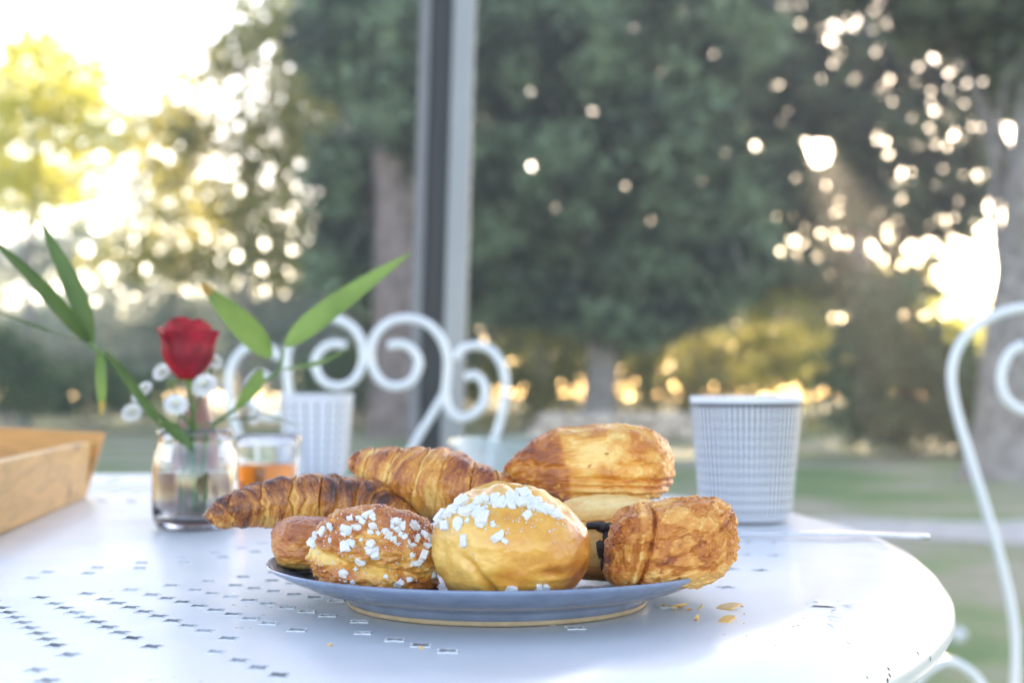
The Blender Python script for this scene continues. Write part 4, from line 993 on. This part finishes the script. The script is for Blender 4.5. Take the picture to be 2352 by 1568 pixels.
def cup(name, label, c, rt, rb, h, mat):
    t = thing(name, label, 'cup', (c[0], c[1], TABLE_Z), 'two patterned cups on the table')
    w_ = .0032
    pr = [(.001, .0015), (rb - .004, .0015), (rb - .001, .003), (rb + .0006, .007)]
    for s in np.linspace(.12, .98, 14): pr.append((rb + (rt - rb) * s, h * s))
    pr += [(rt + .0002, h - .0008), (rt - .0012, h + .0002), (rt - w_, h - .0006)]
    for s in np.linspace(.96, .08, 10): pr.append((rb + (rt - rb) * s - w_, h * s))
    pr.append((.001, .006))
    link('body', lathe('body', pr, (c[0], c[1], TABLE_Z), 128), mat, t)
    return t
c1 = (at(1713, 900, 1.005).x, 1.005); c2 = (at(726, 900, 1.50).x, 1.50)
M['cup_a'] = cup_mat('printed_cup', (.66, .66, .70), (.014, .018, .03), 62, 14, c1, .0885)
M['cup_b'] = cup_mat('dotted_cup', (.56, .555, .58), (.04, .042, .05), 20, 10, c2, .0885, dotted=True)
cup('cup', 'pale blue-grey cup printed with a fine dark grid, right', c1, .0396, .0315, .0885, M['cup_a'])
cup('cup', 'white cup with columns of tiny dots below the scrolled chair', c2, .0396, .0315, .0885, M['cup_b'])

# ------------------------------------------------------------------ glassware
def glass_mat(name, c=(1, 1, 1), rough=0.0, ior=1.46):
    m, nt, b = new_mat(name); n = noise(nt, 40, 2, .5, geo_pos(nt))
    r = ramp(nt, [(.3, [x * .97 for x in c]), (.7, c)], n.outputs[0]); nt.links.new(r.outputs[0], b.inputs['Base Color'])
    b.inputs['Roughness'].default_value = rough; b.inputs['Transmission Weight'].default_value = 1; b.inputs['IOR'].default_value = ior
    return m
M['glass'] = glass_mat('clear_glass'); M['water'] = glass_mat('water', (.97, .98, .97), 0, 1.33); M['tea'] = glass_mat('amber_jelly', (.80, .26, .03), 0.0, 1.36)
def thin_glass(name):
    m, nt, b = new_mat(name); tr_ = nd(nt, 'ShaderNodeBsdfTransparent'); tr_.inputs[0].default_value = (.97, .99, .98, 1)
    gl = nd(nt, 'ShaderNodeBsdfGlossy'); gl.inputs['Roughness'].default_value = .03
    fr_ = nd(nt, 'ShaderNodeFresnel'); fr_.inputs[0].default_value = 1.45; fr = nd(nt, 'ShaderNodeMath', operation='MULTIPLY'); nt.links.new(fr_.outputs[0], fr.inputs[0]); fr.inputs[1].default_value = .4
    mx = nd(nt, 'ShaderNodeMixShader'); nt.links.new(fr.outputs[0], mx.inputs[0]); nt.links.new(tr_.outputs[0], mx.inputs[1]); nt.links.new(gl.outputs[0], mx.inputs[2])
    b.inputs['Base Color'].default_value = (.82, .88, .86, 1); b.inputs['Roughness'].default_value = .2
    mx2 = nd(nt, 'ShaderNodeMixShader'); mp = nd(nt, 'ShaderNodeMapRange'); nt.links.new(noise(nt, 30, 3, .5, geo_pos(nt)).outputs[0], mp.inputs[0]); mp.inputs[3].default_value = .03; mp.inputs[4].default_value = .08
    nt.links.new(mp.outputs[0], mx2.inputs[0]); nt.links.new(mx.outputs[0], mx2.inputs[1]); nt.links.new(b.outputs[0], mx2.inputs[2])
    nt.links.new(mx2.outputs[0], nt.nodes['Material Output'].inputs[0]); return m
M['bowl_glass'] = thin_glass('pale_pressed_glass')
vc = (at(449, 1100, .955).x, .955)

v = thing('glass_vase', 'small clear glass jar vase holding the rose', 'vase', (vc[0], vc[1], TABLE_Z))
link('jar', lathe('jar', [(.001, .0010), (.022, .0006), (.0262, .003), (.0282, .009), (.0288, .02), (.0286, .040), (.0270, .050), (.0246, .056), (.0245, .062), (.0255, .0655), (.0243, .0665), (.0228, .0650), (.0226, .057), (.0248, .049), (.0262, .040), (.0264, .02), (.0255, .011), (.021, .0075), (.001, .0068)], (vc[0], vc[1], TABLE_Z), 72), M['glass'], v)
link('water', lathe('water', [(.001, .0071), (.0206, .0078), (.0252, .0112), (.0261, .02), (.0259, .038), (.0259, .0385), (.001, .0385)], (vc[0], vc[1], TABLE_Z), 64), M['water'], v)
hc_ = (at(614, 1100, 1.08).x, 1.08)
v = thing('jelly_glass', 'little glass of amber jelly behind the dark croissant', 'glass', (hc_[0], hc_[1], TABLE_Z))
link('tumbler', lathe('tumbler', [(.001, .0008), (.0215, .0008), (.0232, .003), (.0242, .012), (.0252, .05), (.0257, .0575), (.0248, .0588), (.0238, .0575), (.0232, .05), (.0222, .012), (.0205, .006), (.001, .0056)], (hc_[0], hc_[1], TABLE_Z), 72), M['glass'], v)
link('jelly', lathe('jelly', [(.001, .0059), (.0202, .0063), (.0219, .0122), (.0227, .034), (.0227, .0365), (.0215, .0372), (.001, .0370)], (hc_[0], hc_[1], TABLE_Z), 64), M['tea'], v)
bc_ = (at(1268, 1000, 1.30).x, 1.30)
v = thing('glass_bowl', 'shallow clear glass bowl behind the pastries', 'bowl', (bc_[0], bc_[1], TABLE_Z))
link('bowl', lathe('bowl', [(.001, .0012), (.045, .0012), (.062, .006), (.080, .022), (.092, .040), (.0965, .0470), (.0958, .0490), (.0935, .0480), (.089, .0405), (.077, .0245), (.060, .0095), (.044, .0050), (.001, .0048)], (bc_[0], bc_[1], TABLE_Z), 96), M['bowl_glass'], v)

# ------------------------------------------------------------------ spoon
M['steel'] = simple('steel', (.62, .62, .65), .16, metal=1, var=.04, scale=60)
sp = thing('spoon', 'steel spoon lying right of the plate, handle over the table edge', 'cutlery', tuple(at(1900, 1240, .885)))
hz = TABLE_Z
pts = [(at(2132, 1232, .875).x, .875, hz + .0030), (at(2000, 1232, .88).x, .882, hz + .0038), (at(1880, 1232, .885).x, .886, hz + .0040), (at(1760, 1236, .885).x, .888, hz + .0035), (at(1660, 1236, .89).x, .892, hz + .0030)]
C = spline(pts, 40); wd = np.interp(np.linspace(0, 1, 40), [0, .03, .25, .6, .85, 1], [.0042, .0054, .0052, .0034, .0022, .0022]); tk = np.interp(np.linspace(0, 1, 40), [0, .5, 1], [.0017, .0013, .0016])
a = np.linspace(0, 2 * np.pi, 14, endpoint=False)
P = C[:, None] + np.stack([0 * a + 0 * C[:, :1], wd[:, None] * np.cos(a), tk[:, None] * np.sign(np.sin(a)) * np.abs(np.sin(a)) ** .7], -1)
link('handle', fix_normals(grid_mesh('handle', P, C[0], C[-1])), M['steel'], sp)
bm = bmesh.new(); bmesh.ops.create_uvsphere(bm, u_segments=24, v_segments=14, radius=1)
e = C[-1]
for q in bm.verts:
    zz = q.co.z; q.co = Vector((e[0] - .018 + q.co.x * .021 * (1 - .12 * q.co.x), e[1] + q.co.y * .0135, hz + .0048 + (zz * .0040 if zz < 0 else -zz * .0034)))
me = bpy.data.meshes.new('spoon_bowl'); bm.to_mesh(me); bm.free(); link('spoon_bowl', me, M['steel'], sp)

# ------------------------------------------------------------------ wooden tray
def wood(name, c, dirv):
    m, nt, b = new_mat(name); pos = geo_pos(nt)
    mp = nd(nt, 'ShaderNodeMapping'); mp.inputs['Scale'].default_value = dirv; nt.links.new(pos, mp.inputs[0])
    n = noise(nt, 40, 5, .6, mp.outputs[0], 1.2)
    r = ramp(nt, [(.3, [x * .72 for x in c]), (.55, c), (.75, [min(1, x * 1.12) for x in c])], n.outputs[0])
    vo = nd(nt, 'ShaderNodeTexVoronoi'); vo.inputs['Scale'].default_value = 20; nt.links.new(pos, vo.inputs[0])
    kn = ramp(nt, [(.10, (1, 1, 1)), (.24, (0, 0, 0))], vo.outputs['Distance'])
    mx = nd(nt, 'ShaderNodeMixRGB'); nt.links.new(kn.outputs[0], mx.inputs[0]); nt.links.new(r.outputs[0], mx.inputs[1]); mx.inputs[2].default_value = (.16, .075, .05, 1)
    nt.links.new(mx.outputs[0], b.inputs['Base Color']); b.inputs['Roughness'].default_value = .55; b.inputs['Coat Weight'].default_value = .1
    bump(nt, b, n.outputs[0], .15, .001); return m
M['pine'] = wood('pine_wood', (.66, .38, .14), (1, .25, 2.2)); M['pine2'] = wood('warm_pine_wood', (.62, .28, .07), (.25, 1, 2.2))
u = np.array([-.125, .992]); w2 = np.array([-.992, -.125]); c0 = np.array([-.368, 1.236])
tr = thing('wooden_tray', 'pine serving tray with flared sides at the left edge', 'tray', (c0[0] - .13, c0[1] - .2, TABLE_Z))
Lx, Wx, TH = .40, .30, .011
def P2(a_, b_, z): q = c0 - u * a_ + w2 * b_; return (q[0], q[1], TABLE_Z + z)
# floor board
link('floor_board', box_mesh('floor_board', [P2(0.012, .012, .004), P2(Lx - .012, .012, .004), P2(Lx - .012, Wx - .012, .004), P2(0.012, Wx - .012, .004), P2(.012, .012, .011), P2(Lx - .012, .012, .011), P2(Lx - .012, Wx - .012, .011), P2(.012, Wx - .012, .011)], .001), M['pine'], tr, False)
for b_, s in ((0, 1), (Wx, -1)):     # long sides, leaning outwards
    o_ = -s * .004
    link('side_board', box_mesh('side_board', [P2(.010, b_, .0005), P2(Lx - .010, b_, .0005), P2(Lx - .010, b_ + s * TH, .0005), P2(.010, b_ + s * TH, .0005), P2(.010, b_ + o_, .048), P2(Lx - .010, b_ + o_, .048), P2(Lx - .010, b_ + o_ + s * TH, .048), P2(.010, b_ + o_ + s * TH, .048)], .0012), M['pine'], tr, False)
for a_, s in ((0, 1), (Lx, -1)):     # ends, taller, with a bowed top for the hand
    nseg = 24; V = []; F = []
    for k in range(nseg + 1):
        q = k / nseg; b_ = -.014 + (Wx + .028) * q; zt = .0560 + .007 * math.sin(math.pi * q) ** 1.3; bb_ = .002 + (Wx - .004) * q
        V += [P2(a_ - s * .000, bb_, .0005), P2(a_ + s * TH, bb_, .0005), P2(a_ + s * TH - s * .006, b_, zt), P2(a_ - s * .006, b_, zt)]
    for k in range(nseg):
        i = 4 * k; j = i + 4
        F += [(i, i + 1, j + 1, j), (i + 1, i + 2, j + 2, j + 1), (i + 2, i + 3, j + 3, j + 2), (i + 3, i, j, j + 3)]
    F += [(0, 3, 2, 1), (4 * nseg, 4 * nseg + 1, 4 * nseg + 2, 4 * nseg + 3)]
    link('end_board', fix_normals(mesh_np('end_board', V, F)), M['pine2'], tr, False)

# ------------------------------------------------------------------ bouquet
M['blade'] = leaf_mat('bamboo_leaf', (.13, .215, .045), (.20, .31, .07), .4, scale=14)
M['blade_dark'] = leaf_mat('dark_bamboo_leaf', (.055, .105, .022), (.09, .155, .035), .3, scale=14)
for kk in ('blade', 'blade_dark'):                     # lengthwise veins and a pale mid-rib
    nt = M[kk].node_tree; b = nt.nodes['Principled BSDF']; src = b.inputs['Base Color'].links[0].from_socket
    at_ = nd(nt, 'ShaderNodeAttribute', attribute_name='across')
    m1 = nd(nt, 'ShaderNodeMath', operation='MULTIPLY'); nt.links.new(at_.outputs['Fac'], m1.inputs[0]); m1.inputs[1].default_value = 26
    m2 = nd(nt, 'ShaderNodeMath', operation='SINE'); nt.links.new(m1.outputs[0], m2.inputs[0])
    r1 = ramp(nt, [(0, (.72, .74, .66)), (1, (1.12, 1.1, 1.05))]); mr = nd(nt, 'ShaderNodeMapRange'); nt.links.new(m2.outputs[0], mr.inputs[0]); mr.inputs[1].default_value = -1; nt.links.new(mr.outputs[0], r1.inputs[0])
    mx = nd(nt, 'ShaderNodeMixRGB', blend_type='MULTIPLY'); mx.inputs[0].default_value = .8; nt.links.new(src, mx.inputs[1]); nt.links.new(r1.outputs[0], mx.inputs[2])
    nt.links.new(mx.outputs[0], b.inputs['Base Color'])
M['stem'] = simple('green_stem', (.10, .17, .05), .5, var=.2, scale=60)
M['tip'] = leaf_mat('dry_leaf_tip', (.45, .25, .06), (.50, .33, .08), .4, scale=30)
M['rose'] = leaf_mat('rose_petal', (.22, .002, .010), (.46, .005, .024), .16, scale=60, rough=.6)
M['white_petal'] = leaf_mat('white_petal', (.72, .72, .70), (.82, .81, .80), .3, scale=90)
M['pollen'] = simple('yellow_centre', (.74, .68, .45), .8, var=.1, scale=300)
def blade(name, pts, width, mat, parent, face=(0, -1, .25), fold=.22, n=26, tip0=.02):
    """long leaf along a 3-D mid-rib, V-folded, facing roughly `face`"""
    C = spline(pts, n); T = np.gradient(C, axis=0); T /= np.linalg.norm(T, axis=1)[:, None]
    f = np.array(face, float); Bn = np.cross(T, f); Bn /= np.linalg.norm(Bn, axis=1)[:, None]; Nn = np.cross(Bn, T)
    s = np.linspace(0, 1, n); w_ = width * np.clip(np.sin(np.pi * (s * .985 + .015) ** .75) ** .8, .02, 1)
    rows = []
    for k in (-1, -.5, 0, .5, 1): rows.append(C + Bn * (w_ * k)[:, None] + Nn * (np.abs(k) * w_ * fold)[:, None])
    V = np.stack(rows, 1); m = 5
    F = np.array([(i * m + j, i * m + j + 1, (i + 1) * m + j + 1, (i + 1) * m + j) for i in range(n - 1) for j in range(m - 1)])
    ac = np.tile(np.array([-1, -.5, 0, .5, 1.0]), n)
    return link(name, mesh_np(name, V.reshape(-1, 3), F, {'across': ac}), mat, parent)
mouth = at(440, 1000, .955)
bot = Vector((vc[0], vc[1], TABLE_Z + .012))
def stem(parent, pts, r=.0012): return link('stem', tube('stem', pts, r, 30, 8), M['stem'], parent)
# left bamboo sprig
s1 = thing('leafy_sprig', 'bamboo sprig leaning left with long dark leaves', 'sprig', tuple(bot), 'greenery in the vase')
node = at(205, 787, .90)
stem(s1, [bot, at(425, 1015, .945), at(330, 920, .925), at(255, 835, .91), node], .0016)
blade('leaf', [node, at(150, 720, .89), at(70, 632, .88), at(-35, 535, .87)], .0050, M['blade_dark'], s1)
blade('leaf', [at(212, 790, .9), at(186, 700, .9), at(140, 600, .905), at(92, 505, .91)], .0062, M['blade_dark'], s1)
blade('leaf', [node, at(130, 768, .88), at(60, 742, .87), at(-40, 705, .86)], .0028, M['blade_dark'], s1, face=(0, -.5, 1))
blade('leaf', [at(240, 805, .905), at(300, 880, .91), at(345, 945, .915), at(372, 985, .92)], .0032, M['blade_dark'], s1)
blade('leaf', [at(370, 965, .93), at(400, 990, .925), at(425, 1012, .92), at(442, 1032, .92)], .0040, M['blade_dark'], s1)
lf = blade('leaf', [at(228, 800, .905), at(232, 860, .90), at(234, 915, .90), at(230, 960, .90)], .0036, M['blade'], s1)
blade('dry_tip', [at(233, 918, .899), at(234, 935, .899), at(231, 955, .899)], .0022, M['tip'], lf, n=10)
# right bamboo sprig
s2 = thing('leafy_sprig', 'bamboo sprig leaning right with two bright green leaves', 'sprig', tuple(bot + Vector((.004, 0, 0))), 'greenery in the vase')
n2 = at(640, 850, .97)
stem(s2, [bot + Vector((.004, 0, 0)), at(478, 1000, .957), at(545, 935, .96), at(600, 880, .965), n2, at(650, 800, .97)], .0013)
lf = blade('leaf', [at(622, 818, .965), at(575, 765, .955), at(520, 710, .945), at(462, 652, .94)], .0088, M['blade'], s2)
blade('dry_tip', [at(486, 676, .941), at(474, 664, .94), at(460, 650, .939)], .0032, M['tip'], lf, n=10)
blade('leaf', [at(655, 795, .97), at(720, 740, .975), at(820, 665, .98), at(945, 580, .985)], .0082, M['blade'], s2)
blade('leaf', [n2, at(690, 845, .99), at(745, 830, 1.0), at(800, 800, 1.01)], .0040, M['blade'], s2, face=(0, -.5, 1))
blade('leaf', [at(600, 850, .96), at(585, 885, .955), at(562, 915, .95), at(535, 945, .945)], .0052, M['blade'], s2)
blade('leaf', [at(560, 925, .96), at(600, 950, .97), at(650, 965, .98), at(700, 985, .99)], .0028, M['blade_dark'], s2, face=(0, -.4, 1))
# rose
rs = thing('red_rose', 'single dark red rose in the glass vase', 'rose', tuple(bot + Vector((0, .003, 0))))
rc_ = at(430, 803, .93)
stem(rs, [bot + Vector((0, .003, 0)), at(445, 1000, .95), at(440, 920, .935), at(432, 868, .93)], .0018)
k = .93 / FOC
def petal(parent, a0, span, r0, z0, z1, flare, seed):
    gg = np.random.default_rng(seed); nu, nv = 13, 11; V = []
    for j in range(nv):
        t_ = j / (nv - 1); z = z0 + (z1 - z0) * t_
        rr_ = r0 * (.34 + .70 * math.sin(min(1, t_ * 1.7) * math.pi * .5) - .45 * max(0, t_ - .66)) + flare * max(0, t_ - .66) ** 1.6
        for i in range(nu):
            q = i / (nu - 1) * 2 - 1; w_ = span * (1 - .25 * max(0, t_ - .75) / .25 * abs(q) ** 2)
            an = a0 + q * w_ * .5; dz = -.09 * (z1 - z0) * (abs(q) ** 3) * t_ + .03 * (z1 - z0) * math.sin(q * 3.4 + seed * 1.7) * t_ ** 2
            rad = rr_ * (1 + .05 * math.sin(q * 4 + seed) * t_ + .07 * abs(q) * t_)
            V.append((rc_.x + rad * math.cos(an), rc_.y + rad * math.sin(an), rc_.z + z + dz))
    F = np.array([(j * nu + i, j * nu + i + 1, (j + 1) * nu + i + 1, (j + 1) * nu + i) for j in range(nv - 1) for i in range(nu - 1)])
    return link('petal', mesh_np('petal', V, F), M['rose'], parent)
hgt = 70 * k
for ring, (cnt, r0, z1, fl, span) in enumerate([(2, .0036, .90, .001, 4.2), (2, .0072, 1.00, .002, 4.0), (3, .0110, 1.03, .003, 3.2), (3, .0142, .93, .010, 2.9), (3, .0164, .72, .030, 2.6)]):
    for j in range(cnt):
        petal(rs, 6.283 * (j + .37 * ring) / cnt + .5 * ring, span, r0, -hgt * .96, hgt * (z1 - .05 + .08 * math.sin(j * 2.3 + ring)), fl, ring * 10 + j)
for j in range(5):
    a_ = j * 1.256; d = Vector((math.cos(a_), math.sin(a_), 0)); b0 = rc_ + Vector((0, 0, -hgt * .95))
    blade('sepal', [b0 + d * .001, b0 + d * .010 + Vector((0, 0, -.002)), b0 + d * .016 + Vector((0, 0, -.006))], .0028, M['blade'], rs, face=(0, 0, 1), n=8)
# little white blossoms
fl_ = [(470, 886, .925, .0092, 'large white blossom directly under the red rose, right side'), (404, 930, .915, .0082, 'white blossom below the red rose, left of the largest one'), (303, 948, .93, .0072, 'white blossom low at the left over the tray corner'), (372, 855, .96, .0070, 'faint white blossom tucked behind the rose on its left'), (334, 893, .95, .0058, 'small white blossom between the bamboo stem and rose'), (492, 830, .97, .0062, 'small white blossom touching the right side of the rose'), (588, 958, .99, .0064, 'white blossom drooping right beside the dotted cup'), (318, 912, .955, .0050, 'smallest white blossom beside the left bamboo stem')]
for k_, (x, y, D, r, lab) in enumerate(fl_):
    c = at(x, y, D); gg = np.random.default_rng(300 + k_)
    t = thing('white_blossom', lab, 'blossom', tuple(bot), 'white blossoms in the vase')
    ax_ = Vector((gg.normal() * .5, -.9, .7)).normalized(); q = ax_.to_track_quat('Z', 'Y').to_matrix()
    V = []; F = []
    for ring, (cnt, tilt_, ln) in enumerate([(13, .15, 1.0), (12, .6, .92), (9, 1.05, .75), (5, 1.35, .5)]):
        for j in range(cnt):
            a_ = 6.283 * (j + .5 * ring) / cnt; d = Vector((math.cos(a_) * math.cos(tilt_), math.sin(a_) * math.cos(tilt_), math.sin(tilt_))); sd_ = Vector((-math.sin(a_), math.cos(a_), 0)); i0 = len(V)
            for s_, w_ in ((.15, .05), (.5, .14), (.85, .17), (1.05, .06)):
                p = d * (s_ * ln * r) + Vector((0, 0, -.12 * r * s_))
                V += [c + q @ (p - sd_ * w_ * r), c + q @ (p + Vector((0, 0, -.04 * r))), c + q @ (p + sd_ * w_ * r)]
            for s_ in range(3):
                b_ = i0 + 3 * s_; F += [(b_, b_ + 1, b_ + 4, b_ + 3), (b_ + 1, b_ + 2, b_ + 5, b_ + 4)]
    link('petals', mesh_np('petals', V, np.array(F)), M['white_petal'], t)
    me = lump_mesh('flower_centre', 500 + k_, 2, .05); o = link('flower_centre', me, M['pollen'], t); o.location = c + ax_ * r * .28; o.scale = (r * .17,) * 3
    en = Vector((vc[0] + gg.normal() * .006, vc[1] + gg.normal() * .004, TABLE_Z + .062))
    stem(t, [bot + Vector((gg.normal() * .004, gg.normal() * .004, 0)), en, (en + c) / 2 + Vector((0, .004, .004)), c - ax_ * r * .1], .0007)
# tapered brown bottle behind the vase
M['brown'] = simple('brown_stoneware', (.25, .11, .08), .45, var=.15, scale=40, coat=.2)
D = 1.04; bx = at(450, 900, D).x
v = thing('brown_bottle', 'tapered brown stoneware bottle directly behind the glass vase', 'bottle', (bx, D, TABLE_Z))
link('bottle_body', lathe('bottle_body', [(.001, .001), (.026, .001), (.028, .004), (.026, .03), (.019, .052), (.0135, .068), (.009, .082), (.0065, .094), (.0072, .097), (.005, .0975), (.001, .0965)], (bx, D, TABLE_Z), 56), M['brown'], v)

# ------------------------------------------------------------------ evening haze
hm = bpy.data.materials.new('haze'); hm.use_nodes = True; nt = hm.node_tree; nt.nodes.remove(nt.nodes['Principled BSDF'])
pv = nt.nodes.new('ShaderNodeVolumePrincipled'); pv.inputs['Color'].default_value = (1, .98, .94, 1); pv.inputs['Density'].default_value = HAZE; pv.inputs['Anisotropy'].default_value = .45
nt.links.new(pv.outputs[0], nt.nodes['Material Output'].inputs['Volume'])
o = link('haze', box_mesh('haze', [(-122, -32, -1), (122, -32, -1), (122, 132, -1), (-122, 132, -1), (-122, -32, 17), (122, -32, 17), (122, 132, 17), (-122, 132, 17)]), hm, None, False); o['kind'] = 'stuff'; o['label'] = 'thin evening haze over the garden'
